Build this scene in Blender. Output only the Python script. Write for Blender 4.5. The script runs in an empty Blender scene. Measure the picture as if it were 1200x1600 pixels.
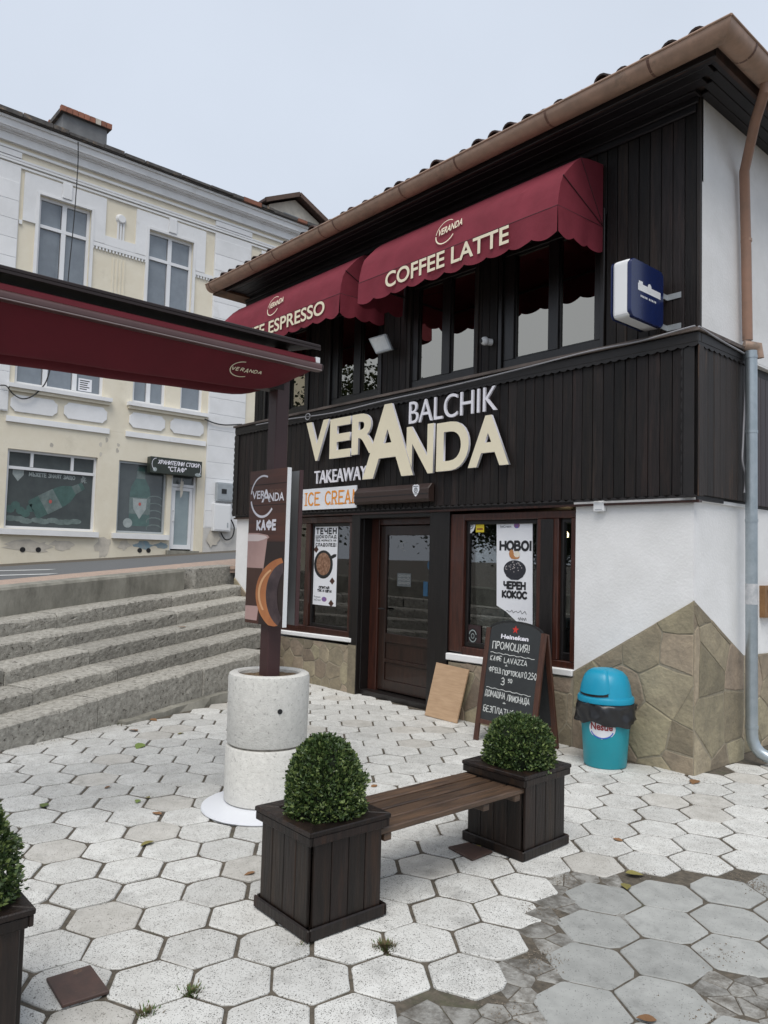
import bpy, bmesh, math, random
import numpy as np
from mathutils import Vector, Matrix
rnd = random.Random(7)
R = math.radians
S = bpy.context.scene
COL = S.collection

# ------------------------------------------------------------------ camera
FPX, PITCH, ROLL, YAW, EYE = 1191.0, R(3.36), R(1.55), R(48.7), 1.6
fw = np.array([-math.sin(YAW), math.cos(YAW), 0.0]); rt = np.array([math.cos(YAW), math.sin(YAW), 0.0]); up = np.array([0, 0, 1.0])
f2 = fw*math.cos(PITCH) + up*math.sin(PITCH); u2 = up*math.cos(PITCH) - fw*math.sin(PITCH)
XI = math.cos(ROLL)*rt + math.sin(ROLL)*u2; YI = math.sin(ROLL)*rt - math.cos(ROLL)*u2
CAM = np.array([0, 0, EYE])
cd = bpy.data.cameras.new('camera'); cam = bpy.data.objects.new('camera', cd); COL.objects.link(cam)
cd.sensor_fit = 'HORIZONTAL'; cd.sensor_width = 36; cd.lens = 36*FPX/1200; cd.clip_end = 2000; cd.clip_start = .05
cam.matrix_world = Matrix(((XI[0], -YI[0], -f2[0], 0), (XI[1], -YI[1], -f2[1], 0), (XI[2], -YI[2], -f2[2], EYE), (0, 0, 0, 1)))
S.camera = cam

# ------------------------------------------------------------------ sky, sun, exposure
SUN_EL, SUN_AZ = R(58), R(250)          # high veiled sun behind the photographer
w = bpy.data.worlds.new('World'); S.world = w; w.use_nodes = True
nt = w.node_tree; bg = nt.nodes['Background']
sky = nt.nodes.new('ShaderNodeTexSky'); sky.sky_type = 'NISHITA'; sky.sun_disc = False
sky.sun_elevation = SUN_EL; sky.sun_rotation = R(200); sky.air_density = 1.0; sky.dust_density = 4.0; sky.ozone_density = 1.0
mx = nt.nodes.new('ShaderNodeMix'); mx.data_type = 'RGBA'; mx.inputs[0].default_value = .90
nt.links.new(sky.outputs[0], mx.inputs[6]); mx.inputs[7].default_value = (4.30, 4.70, 5.32, 1)
tcw = nt.nodes.new('ShaderNodeTexCoord'); nw = nt.nodes.new('ShaderNodeTexNoise'); nw.inputs['Scale'].default_value = 2.2; nw.inputs['Detail'].default_value = 5; nt.links.new(tcw.outputs['Generated'], nw.inputs['Vector'])
mw = nt.nodes.new('ShaderNodeMapRange'); mw.inputs[1].default_value = .3; mw.inputs[2].default_value = .7; mw.inputs[3].default_value = .955; mw.inputs[4].default_value = 1.045; nt.links.new(nw.outputs[0], mw.inputs[0])
hw = nt.nodes.new('ShaderNodeHueSaturation'); nt.links.new(mw.outputs[0], hw.inputs['Value']); nt.links.new(mx.outputs[2], hw.inputs['Color'])
nt.links.new(hw.outputs[0], bg.inputs[0]); bg.inputs[1].default_value = .1
sd = bpy.data.lights.new('sun', 'SUN'); sd.energy = 1.5; sd.angle = R(35); sd.color = (1, .955, .89)
sun = bpy.data.objects.new('sun', sd); COL.objects.link(sun)
sun.rotation_euler = Vector((-.40, .44, -1.0)).to_track_quat('-Z', 'Y').to_euler()
S.view_settings.view_transform = 'Standard'; S.view_settings.look = 'None'; S.view_settings.exposure = .72; S.view_settings.gamma = 1
S.cycles.max_bounces = 6; S.cycles.use_denoising = True

# ------------------------------------------------------------------ pixel -> point on a known plane
def ray(x, y): return f2 + XI*(x-600)/FPX + YI*(y-800)/FPX
def _pl(x, y, a, v):
    d = ray(x, y); return Vector(CAM + d*((v-CAM[a])/d[a]))
def PX(x, y, v): return _pl(x, y, 0, v)
def PY(x, y, v): return _pl(x, y, 1, v)
def PZ(x, y, v=0.0): return _pl(x, y, 2, v)
def proj(p):
    q = np.array(p, float)-CAM; z = q@f2
    return (600+FPX*(q@XI)/z, 800+FPX*(q@YI)/z, z)

# ------------------------------------------------------------------ object helpers
WL = {}
def link(o, parent=None, loc=(0, 0, 0)):
    COL.objects.link(o); o.location = loc; WL[o.name] = Vector(loc)
    if parent is not None:
        o.parent = parent; o.matrix_parent_inverse = Matrix.Translation(-WL[parent.name])
    return o
def tag(o, label=None, cat=None, group=None, kind=None):
    if label: o['label'] = label
    if cat: o['category'] = cat
    if group: o['group'] = group
    if kind: o['kind'] = kind
    return o
def thing(name, loc, label, cat, group=None):
    o = bpy.data.objects.new(name, None); o.empty_display_size = .1
    link(o, None, loc); return tag(o, label, cat, group)
def inst(name, mesh, parent, loc, rot=(0, 0, 0)):
    o = bpy.data.objects.new(name, mesh); link(o, parent, loc); o.rotation_euler = rot; return o

class MB:
    def __init__(s): s.v = []; s.f = []; s.mi = []; s.cur = 0
    def add(s, vs, fs):
        n = len(s.v); s.v += [tuple(p) for p in vs]
        for f in fs: s.f.append(tuple(n+i for i in f)); s.mi.append(s.cur)
        return s
    def box(s, x0, x1, y0, y1, z0, z1):
        return s.add([(x0,y0,z0),(x1,y0,z0),(x1,y1,z0),(x0,y1,z0),(x0,y0,z1),(x1,y0,z1),(x1,y1,z1),(x0,y1,z1)],
                     [(0,3,2,1),(4,5,6,7),(0,1,5,4),(1,2,6,5),(2,3,7,6),(3,0,4,7)])
    def obox(s, c, a, b, d):
        c, a, b, d = map(Vector, (c, a, b, d)); P = []
        for k in (-1, 1):
            for i, j in ((-1,-1),(1,-1),(1,1),(-1,1)): P.append(c+a*i+b*j+d*k)
        return s.add(P, [(0,3,2,1),(4,5,6,7),(0,1,5,4),(1,2,6,5),(2,3,7,6),(3,0,4,7)])
    def bar(s, p, q, wd, h, upv=(0, 0, 1)):
        p, q = Vector(p), Vector(q); t = (q-p); L = t.length; t /= L
        a = t.cross(Vector(upv)); a = a.normalized() if a.length > 1e-5 else Vector((1,0,0)); b = a.cross(t)
        return s.obox((p+q)/2, t*L/2, a*wd/2, b*h/2)
    def prism(s, pts, off):
        pts = [Vector(p) for p in pts]; off = Vector(off); n = len(pts)
        return s.add(pts+[p+off for p in pts], [tuple(range(n))[::-1], tuple(range(n, 2*n))]+[(i,(i+1)%n,n+(i+1)%n,n+i) for i in range(n)])
    def poly(s, pts): return s.add(pts, [tuple(range(len(pts)))])
    def grid(s, rows, closed=False):
        n = len(rows[0]); vs = [p for r_ in rows for p in r_]; fs = []
        for i in range(len(rows)-1):
            for j in range(n if closed else n-1):
                k = (j+1) % n; fs.append((i*n+j, i*n+k, (i+1)*n+k, (i+1)*n+j))
        return s.add(vs, fs)
    def tube(s, path, r, n=10, caps=True):
        path = [Vector(p) for p in path]; rows = []; prev = None
        for i, p in enumerate(path):
            t = (path[min(i+1, len(path)-1)]-path[max(i-1, 0)]).normalized()
            if prev is None:
                a = t.orthogonal().normalized()
            else:
                a = (prev - t*prev.dot(t)).normalized()
            prev = a; b = t.cross(a); rr = r[i] if isinstance(r, (list, tuple)) else r
            rows.append([p+(a*math.cos(2*math.pi*k/n)+b*math.sin(2*math.pi*k/n))*rr for k in range(n)])
        s.grid(rows, True)
        if caps: s.poly(rows[0][::-1]); s.poly(rows[-1])
        return s
    def lathe(s, c, prof, n=32):
        c = Vector(c)
        return s.grid([[c+Vector((r_*math.cos(2*math.pi*k/n), r_*math.sin(2*math.pi*k/n), z)) for k in range(n)] for r_, z in prof], True)
    def mesh(s, name, mats, bevel=0, smooth=False, seg=1, recalc=True):
        me = bpy.data.meshes.new(name); me.from_pydata(s.v, [], s.f)
        mats = mats if isinstance(mats, (list, tuple)) else [mats]
        for m in mats: me.materials.append(m)
        if len(mats) > 1: me.polygons.foreach_set('material_index', s.mi)
        if bevel or recalc:
            bm = bmesh.new(); bm.from_mesh(me)
            if recalc: bmesh.ops.recalc_face_normals(bm, faces=bm.faces)
            if bevel: bmesh.ops.bevel(bm, geom=[e for e in bm.edges if len(e.link_faces) == 2 and e.calc_face_angle(0) > .6], offset=bevel, segments=seg, affect='EDGES', profile=.6)
            bm.to_mesh(me); bm.free()
        if smooth: me.polygons.foreach_set('use_smooth', [True]*len(me.polygons))
        me.update(); return me
    def build(s, name, mats, parent=None, bevel=0, smooth=False, seg=1, loc=(0, 0, 0), recalc=True):
        return link(bpy.data.objects.new(name, s.mesh(name, mats, bevel, smooth, seg, recalc)), parent, loc)
def auto_smooth(o, ang=40):
    me = o.data; me.polygons.foreach_set('use_smooth', [True]*len(me.polygons))
    bm = bmesh.new(); bm.from_mesh(me)
    for e in bm.edges: e.smooth = len(e.link_faces) == 2 and e.calc_face_angle(0) < R(ang)
    bm.to_mesh(me); bm.free(); return o

# ------------------------------------------------------------------ materials
MATS = {}
def M(name, c1, c2=None, scale=6, rough=.6, bump=0., stretch=(1, 1, 1), rand=.12, metal=0., detail=6, lo=.35, hi=.65, spec=.5, bscale=None, stain=None, stscale=1.2, stlo=.5, sthi=.7, coat=0, hue=0.0):
    if name in MATS: return MATS[name]
    m = bpy.data.materials.new(name); m.use_nodes = True; t = m.node_tree; N = t.nodes; L = t.links
    p = N['Principled BSDF']; p.inputs['Roughness'].default_value = rough; p.inputs['Metallic'].default_value = metal
    p.inputs['Specular IOR Level'].default_value = spec; p.inputs['Coat Weight'].default_value = coat
    c2 = c2 or c1
    tc = N.new('ShaderNodeTexCoord'); oi = N.new('ShaderNodeObjectInfo')
    off = N.new('ShaderNodeVectorMath'); off.operation = 'MULTIPLY_ADD'
    L.new(tc.outputs['Object'], off.inputs[0]); off.inputs[1].default_value = stretch
    cmb = N.new('ShaderNodeVectorMath'); cmb.operation = 'SCALE'; cmb.inputs[0].default_value = (37, 53, 71); L.new(oi.outputs['Random'], cmb.inputs['Scale'])
    L.new(cmb.outputs[0], off.inputs[2])
    no = N.new('ShaderNodeTexNoise'); no.inputs['Scale'].default_value = scale; no.inputs['Detail'].default_value = detail; no.inputs['Roughness'].default_value = .65
    L.new(off.outputs[0], no.inputs['Vector'])
    mr = N.new('ShaderNodeMapRange'); mr.inputs[1].default_value = lo; mr.inputs[2].default_value = hi; L.new(no.outputs[0], mr.inputs[0])
    mix = N.new('ShaderNodeMix'); mix.data_type = 'RGBA'; mix.inputs[6].default_value = (*c1, 1); mix.inputs[7].default_value = (*c2, 1)
    L.new(mr.outputs[0], mix.inputs[0]); out = mix.outputs[2]
    if stain:
        n2 = N.new('ShaderNodeTexNoise'); n2.inputs['Scale'].default_value = stscale; n2.inputs['Detail'].default_value = 8; n2.inputs['Roughness'].default_value = .7
        L.new(off.outputs[0], n2.inputs['Vector'])
        m2 = N.new('ShaderNodeMapRange'); m2.inputs[1].default_value = stlo; m2.inputs[2].default_value = sthi; L.new(n2.outputs[0], m2.inputs[0])
        x2 = N.new('ShaderNodeMix'); x2.data_type = 'RGBA'; L.new(m2.outputs[0], x2.inputs[0]); L.new(out, x2.inputs[6]); x2.inputs[7].default_value = (*stain, 1)
        out = x2.outputs[2]
    if rand:
        h = N.new('ShaderNodeHueSaturation'); a = N.new('ShaderNodeMapRange'); a.inputs[3].default_value = 1-rand; a.inputs[4].default_value = 1+rand
        L.new(oi.outputs['Random'], a.inputs[0]); L.new(a.outputs[0], h.inputs['Value']); L.new(out, h.inputs['Color'])
        if hue:
            b = N.new('ShaderNodeMapRange'); b.inputs[3].default_value = .5-hue; b.inputs[4].default_value = .5+hue
            fr = N.new('ShaderNodeMath'); fr.operation = 'MULTIPLY'; fr.inputs[1].default_value = 17.3; L.new(oi.outputs['Random'], fr.inputs[0])
            f3 = N.new('ShaderNodeMath'); f3.operation = 'FRACT'; L.new(fr.outputs[0], f3.inputs[0]); L.new(f3.outputs[0], b.inputs[0]); L.new(b.outputs[0], h.inputs['Hue'])
        out = h.outputs[0]
    L.new(out, p.inputs['Base Color'])
    if bump:
        bu = N.new('ShaderNodeBump'); bu.inputs['Strength'].default_value = bump; bu.inputs['Distance'].default_value = .01
        src = no.outputs[0]
        if bscale:
            n3 = N.new('ShaderNodeTexNoise'); n3.inputs['Scale'].default_value = bscale; n3.inputs['Detail'].default_value = 5; L.new(off.outputs[0], n3.inputs['Vector']); src = n3.outputs[0]
        L.new(src, bu.inputs['Height']); L.new(bu.outputs[0], p.inputs['Normal'])
    MATS[name] = m; return m
def paver_mat(name, c1, c2, speck, dens):
    m = M(name, c1, c2, scale=9, rough=.8, bump=.0, rand=.10, spec=.25, stain=tuple(x*.60 for x in c2), stscale=5, stlo=.55, sthi=.8)
    t = m.node_tree; N = t.nodes; L = t.links; p = N['Principled BSDF']
    src = p.inputs['Base Color'].links[0].from_socket
    off = [n for n in N if n.type == 'VECT_MATH' and n.operation == 'MULTIPLY_ADD'][0]
    wv = N.new('ShaderNodeTexNoise'); wv.inputs['Scale'].default_value = 40; L.new(off.outputs[0], wv.inputs['Vector'])
    wa_ = N.new('ShaderNodeVectorMath'); wa_.operation = 'MULTIPLY_ADD'; L.new(wv.outputs['Color'], wa_.inputs[0]); wa_.inputs[1].default_value = (.014, .014, .014); L.new(off.outputs[0], wa_.inputs[2])
    den = N.new('ShaderNodeTexNoise'); den.inputs['Scale'].default_value = 7; L.new(off.outputs[0], den.inputs['Vector'])
    outs = []
    for sc_, th_, dd in ((95, .30, dens*.5), (190, .34, dens)):
        vo = N.new('ShaderNodeTexVoronoi'); vo.inputs['Scale'].default_value = sc_; L.new(wa_.outputs[0], vo.inputs['Vector'])
        sp = N.new('ShaderNodeMapRange'); sp.inputs[1].default_value = th_*.6; sp.inputs[2].default_value = th_*1.2; sp.inputs[3].default_value = 1; sp.inputs[4].default_value = 0
        L.new(vo.outputs['Distance'], sp.inputs[0])
        sx = N.new('ShaderNodeSeparateColor'); L.new(vo.outputs['Color'], sx.inputs[0])
        dm_ = N.new('ShaderNodeMath'); dm_.operation = 'MULTIPLY'; dm_.inputs[1].default_value = dd*2; L.new(den.outputs[0], dm_.inputs[0])
        lt = N.new('ShaderNodeMath'); lt.operation = 'LESS_THAN'; L.new(sx.outputs[0], lt.inputs[0]); L.new(dm_.outputs[0], lt.inputs[1])
        mu = N.new('ShaderNodeMath'); mu.operation = 'MULTIPLY'; L.new(sp.outputs[0], mu.inputs[0]); L.new(lt.outputs[0], mu.inputs[1]); outs.append(mu)
    mu = N.new('ShaderNodeMath'); mu.operation = 'MAXIMUM'; L.new(outs[0].outputs[0], mu.inputs[0]); L.new(outs[1].outputs[0], mu.inputs[1])
    ml = N.new('ShaderNodeMath'); ml.operation = 'MULTIPLY'; ml.inputs[1].default_value = .92; L.new(mu.outputs[0], ml.inputs[0])
    x = N.new('ShaderNodeMix'); x.data_type = 'RGBA'; L.new(ml.outputs[0], x.inputs[0]); L.new(src, x.inputs[6]); x.inputs[7].default_value = (*speck, 1)
    L.new(x.outputs[2], p.inputs['Base Color'])
    bu = N.new('ShaderNodeBump'); bu.invert = True; bu.inputs['Strength'].default_value = .5; bu.inputs['Distance'].default_value = .004
    L.new(mu.outputs[0], bu.inputs['Height']); L.new(bu.outputs[0], p.inputs['Normal'])
    return m
def glass(name, refl, tint=(.75, .8, .8), gl=(1, 1, 1), rough=.01):
    m = bpy.data.materials.new(name); m.use_nodes = True; t = m.node_tree; N = t.nodes; L = t.links
    N.remove(N['Principled BSDF']); o = N['Material Output']
    tr = N.new('ShaderNodeBsdfTransparent'); tr.inputs[0].default_value = (*tint, 1)
    g = N.new('ShaderNodeBsdfGlossy'); g.inputs[0].default_value = (*gl, 1); g.inputs['Roughness'].default_value = rough
    fr = N.new('ShaderNodeFresnel'); fr.inputs[0].default_value = 1.5
    ad = N.new('ShaderNodeMath'); ad.operation = 'ADD'; ad.use_clamp = True; ad.inputs[1].default_value = refl; L.new(fr.outputs[0], ad.inputs[0])
    no = N.new('ShaderNodeTexNoise'); no.inputs['Scale'].default_value = 1.3; bu = N.new('ShaderNodeBump'); bu.inputs['Strength'].default_value = .02; L.new(no.outputs[0], bu.inputs['Height']); L.new(bu.outputs[0], g.inputs['Normal'])
    mi = N.new('ShaderNodeMixShader'); L.new(ad.outputs[0], mi.inputs[0]); L.new(tr.outputs[0], mi.inputs[1]); L.new(g.outputs[0], mi.inputs[2]); L.new(mi.outputs[0], o.inputs[0])
    MATS[name] = m; return m

plaster = M('white_plaster', (.80, .80, .80), (.73, .73, .725), 3, .85, .25, bscale=45, rand=0, stain=(.58, .575, .55), stscale=1.3, stlo=.58, sthi=.82, spec=.2)
board_m = M('dark_stained_boards', (.0145, .0110, .0105), (.0062, .0048, .0047), 5, .58, .6, stretch=(9, 9, .7), rand=.5, spec=.32, stain=(.034, .021, .016), stscale=2.2, stlo=.5, sthi=.8, hue=.02)
board_b = M('brown_worn_boards', (.024, .016, .0125), (.010, .0072, .006), 5, .6, .5, stretch=(9, 9, .6), rand=.35, stain=(.12, .062, .030), stscale=2.5, stlo=.58, sthi=.8)
trim_m = M('dark_trim', (.0125, .010, .010), (.0065, .0055, .0055), 7, .55, .25, rand=.2)
frame_m = M('dark_window_wood', (.014, .0115, .011), (.008, .0065, .0065), 7, .35, .2, stretch=(6, 6, .6), rand=.2)
red_m = M('red_brown_wood', (.060, .019, .012), (.024, .009, .0065), 6, .35, .2, stretch=(7, 7, .6), rand=.15, coat=.2)
door_m = M('door_wood', (.034, .015, .010), (.015, .0078, .0058), 6, .35, .2, stretch=(7, 7, .6), rand=.15, coat=.2)
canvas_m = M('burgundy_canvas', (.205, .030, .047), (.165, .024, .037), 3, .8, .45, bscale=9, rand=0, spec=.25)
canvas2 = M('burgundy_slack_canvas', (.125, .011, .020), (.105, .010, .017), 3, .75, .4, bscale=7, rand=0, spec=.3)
cream_m = M('cream_letter_face', (.80, .73, .55), (.76, .69, .52), 4, .45, rand=0)
white_m = M('white_letter_face', (.78, .77, .83), rough=.45, rand=0)
orange_m = M('orange_letter', (.75, .28, .03), rough=.5, rand=0)
sheet_m = M('white_print', (.78, .79, .82), (.74, .75, .79), 4, .35, rand=0)
ink_m = M('black_ink', (.012, .012, .015), rough=.5, rand=0)
copper_m = M('aged_copper', (.42, .275, .20), (.31, .21, .155), 7, .5, .15, rand=.06, metal=.15, stain=(.16, .13, .10), stscale=4, stlo=.55, sthi=.75)
zinc_m = M('galvanised_steel', (.42, .47, .50), (.34, .39, .42), 12, .38, .05, rand=0, metal=.7)
soffit_m = M('dark_soffit', (.016, .014, .017), (.008, .0072, .009), 6, .5, .25, stretch=(.7, 9, 9), rand=.25)
tile_m = M('dark_clay_tile', (.09, .05, .042), (.04, .032, .03), 9, .8, .3, rand=.3)
stone_m = M('tan_flagstone', (.33, .275, .195), (.235, .198, .145), 7, .8, .8, bscale=28, rand=.26, stain=(.18, .152, .115), stscale=3, stlo=.5, sthi=.75, hue=.02, spec=.3)
mortar_m = M('mortar', (.32, .285, .22), (.24, .212, .16), 20, .9, .4, rand=0, spec=.2)
stepstone = M('pitted_limestone', (.41, .395, .355), (.235, .225, .20), 22, .95, .7, rand=.14, bscale=70, stain=(.10, .092, .08), stscale=24, stlo=.575, sthi=.64, spec=.15)
wallconc = M('old_concrete', (.33, .32, .28), (.19, .185, .16), 4, .9, .5, stretch=(1, 1, .5), bscale=40, rand=.08, stain=(.12, .115, .10), stscale=2.5, stlo=.52, sthi=.75, spec=.15)
conc_m = M('pale_precast_concrete', (.68, .67, .63), (.58, .57, .535), 28, .85, .5, bscale=110, rand=0, stain=(.33, .32, .30), stscale=55, stlo=.58, sthi=.66, spec=.2)
planter_m = M('dark_planter_wood', (.018, .0115, .009), (.008, .0055, .0047), 5, .42, .45, stretch=(8, 8, .8), rand=.35, spec=.35, stain=(.045, .023, .012), stscale=2.2, stlo=.52, sthi=.8, hue=.01)
slat_m = M('brown_bench_wood', (.11, .066, .040), (.036, .024, .018), 5, .4, .3, stretch=(9, .7, 9), rand=.3, stain=(.11, .065, .04), stscale=2, stlo=.55, sthi=.8)
post_m = M('brown_powder_coat', (.060, .026, .026), (.054, .023, .023), 4, .42, rand=0)
hood_m = M('dark_brown_aluminium', (.022, .014, .0135), rough=.5, rand=0, spec=.35)
white_pl = M('white_plastic', (.75, .76, .77), rough=.35, rand=0)
grey_pl = M('grey_metal_box', (.42, .45, .47), (.36, .39, .41), 5, .4, rand=.1, metal=.3)
soil_m = M('dry_soil', (.22, .15, .085), (.09, .06, .035), 40, .95, .8, rand=0)
black_m = M('black_rubber', (.012, .012, .013), rough=.5, rand=0)
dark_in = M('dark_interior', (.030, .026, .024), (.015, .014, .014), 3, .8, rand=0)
bin_m = M('blue_plastic', (.004, .27, .42), (.004, .245, .39), 4, .38, .05, rand=0)
bin2_m = M('teal_plastic', (.010, .30, .37), (.012, .27, .33), 4, .4, .05, rand=0)
bag_m = M('black_bin_liner', (.020, .021, .023), (.012, .012, .014), 8, .28, .3, rand=0)
ply_m = M('bare_particle_board', (.47, .32, .20), (.38, .25, .15), 5, .7, .1, stretch=(1.2, 1, 9), rand=0)
chalk_m = M('slate_chalkboard', (.030, .034, .036), (.020, .022, .024), 3, .6, .05, rand=0, stain=(.06, .065, .066), stscale=2, stlo=.55, sthi=.85)
chalk_w = M('chalk', (.72, .74, .72), (.42, .44, .43), 60, .9, rand=0)
blue_m = M('navy_sign_face', (.008, .018, .085), (.007, .015, .07), 2, .2, rand=0)
yellow_m = M('pale_yellow_render', (.78, .725, .60), (.73, .67, .54), 2, .85, .1, bscale=40, rand=.03, stain=(.54, .49, .39), stscale=1.1, stlo=.58, sthi=.85, spec=.2)
ywhite_m = M('white_render', (.80, .805, .815), (.73, .735, .74), 2, .8, .1, bscale=40, rand=.05, stain=(.50, .48, .44), stscale=1.3, stlo=.6, sthi=.88, spec=.2)
grime_m = M('bare_grey_render', (.55, .51, .44), (.43, .40, .35), 5, .9, .5, rand=.2)
blupatch_m = M('blue_old_paint', (.22, .34, .42), (.34, .38, .38), 6, .9, .3, rand=.1)
farpane_m = M('grey_curtained_pane', (.20, .23, .26), (.165, .19, .22), 3, .12, rand=.12, spec=.7)
darkpane_m = M('dark_shop_pane', (.075, .09, .092), (.055, .067, .07), 3, .12, rand=.1, spec=.7)
pvc_m = M('white_pvc_frame', (.74, .75, .77), rough=.4, rand=.04)
brick_m = M('brick_red', (.30, .115, .07), (.20, .09, .06), 8, .85, .3, rand=.25)
roofing_m = M('weathered_roofing', (.10, .095, .09), (.055, .05, .048), 6, .8, .3, rand=.1, stain=(.30, .22, .15), stscale=4, stlo=.55, sthi=.7)
asphalt_m = M('asphalt', (.125, .13, .135), (.095, .10, .105), 60, .85, .3, rand=0)
joint_m = M('joint_dirt', (.125, .105, .080), (.060, .052, .040), 30, .95, .6, rand=0, stain=(.07, .078, .04), stscale=3, stlo=.58, sthi=.75)
frag_m = M('broken_concrete', (.31, .305, .285), (.20, .193, .175), 18, .9, .8, rand=.2, bscale=70, stain=(.10, .09, .075), stscale=9, stlo=.45, sthi=.65)
rust_m = M('rusty_plate', (.075, .042, .034), (.05, .032, .027), 14, .6, .2, rand=.2, stain=(.22, .13, .075), stscale=9, stlo=.6, sthi=.75)
pav_w = paver_mat('white_terrazzo_paver', (.61, .61, .585), (.51, .505, .48), (.085, .08, .07), .52)
pav_f = paver_mat('buff_terrazzo_paver', (.54, .525, .49), (.44, .425, .39), (.14, .13, .11), .3)
pav_g = paver_mat('grey_paver', (.355, .36, .345), (.285, .29, .278), (.16, .16, .155), .12)
glass_s = glass('shop_glass', .10, (.62, .66, .66))
glass_u = glass('mirrored_upper_glass', .50, (.3, .3, .3), (.66, .62, .54))
leaf_ms = [M('box_leaf_deep', (.026, .052, .015), (.045, .078, .022), 30, .45, rand=0), M('box_leaf_mid', (.055, .095, .024), (.038, .07, .018), 30, .45, rand=0), M('box_leaf_highlight', (.15, .195, .060), (.10, .145, .04), 30, .45, rand=0)]
twig_m = M('twig_bark', (.06, .045, .03), (.035, .028, .02), 20, .9, .4, rand=0)

# ------------------------------------------------------------------ 2-D helpers: clipping, voronoi, strokes
def clip(poly, n, d):          # keep n.p <= d
    out = []
    for i in range(len(poly)):
        a, b = poly[i], poly[(i+1) % len(poly)]
        da, db = n[0]*a[0]+n[1]*a[1]-d, n[0]*b[0]+n[1]*b[1]-d
        if da <= 0: out.append(a)
        if da*db < 0:
            t = da/(da-db); out.append((a[0]+(b[0]-a[0])*t, a[1]+(b[1]-a[1])*t))
    return out
def inset(poly, e):            # convex ccw polygon
    res = list(poly); n = len(poly)
    for i in range(n):
        a, b = poly[i], poly[(i+1) % n]; dx, dy = b[0]-a[0], b[1]-a[1]; L = math.hypot(dx, dy)
        if L < 1e-6: continue
        nx, ny = dy/L, -dx/L
        res = clip(res, (nx, ny), nx*a[0]+ny*a[1]-e)
        if len(res) < 3: return []
    return res
def voronoi(sites, region):
    cells = []
    for i, s in enumerate(sites):
        c = list(region)
        for j, q in enumerate(sites):
            if i == j: continue
            n = (q[0]-s[0], q[1]-s[1])
            if n[0]*n[0]+n[1]*n[1] > 4: continue
            c = clip(c, n, (q[0]**2+q[1]**2-s[0]**2-s[1]**2)/2)
            if len(c) < 3: break
        if len(c) >= 3: cells.append(c)
    return cells
def area(p): return .5*sum(p[i][0]*p[(i+1) % len(p)][1]-p[(i+1) % len(p)][0]*p[i][1] for i in range(len(p)))
def inside(p, poly):
    c = False; n = len(poly)
    for i in range(n):
        a, b = poly[i], poly[i-1]
        if (a[1] > p[1]) != (b[1] > p[1]) and p[0] < (b[0]-a[0])*(p[1]-a[1])/(b[1]-a[1])+a[0]: c = not c
    return c
def arc(cx, cy, rx, ry, a0, a1, n=9): return [(cx+rx*math.cos(R(a0+(a1-a0)*i/n)), cy+ry*math.sin(R(a0+(a1-a0)*i/n))) for i in range(n+1)]
W6 = .6
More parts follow.
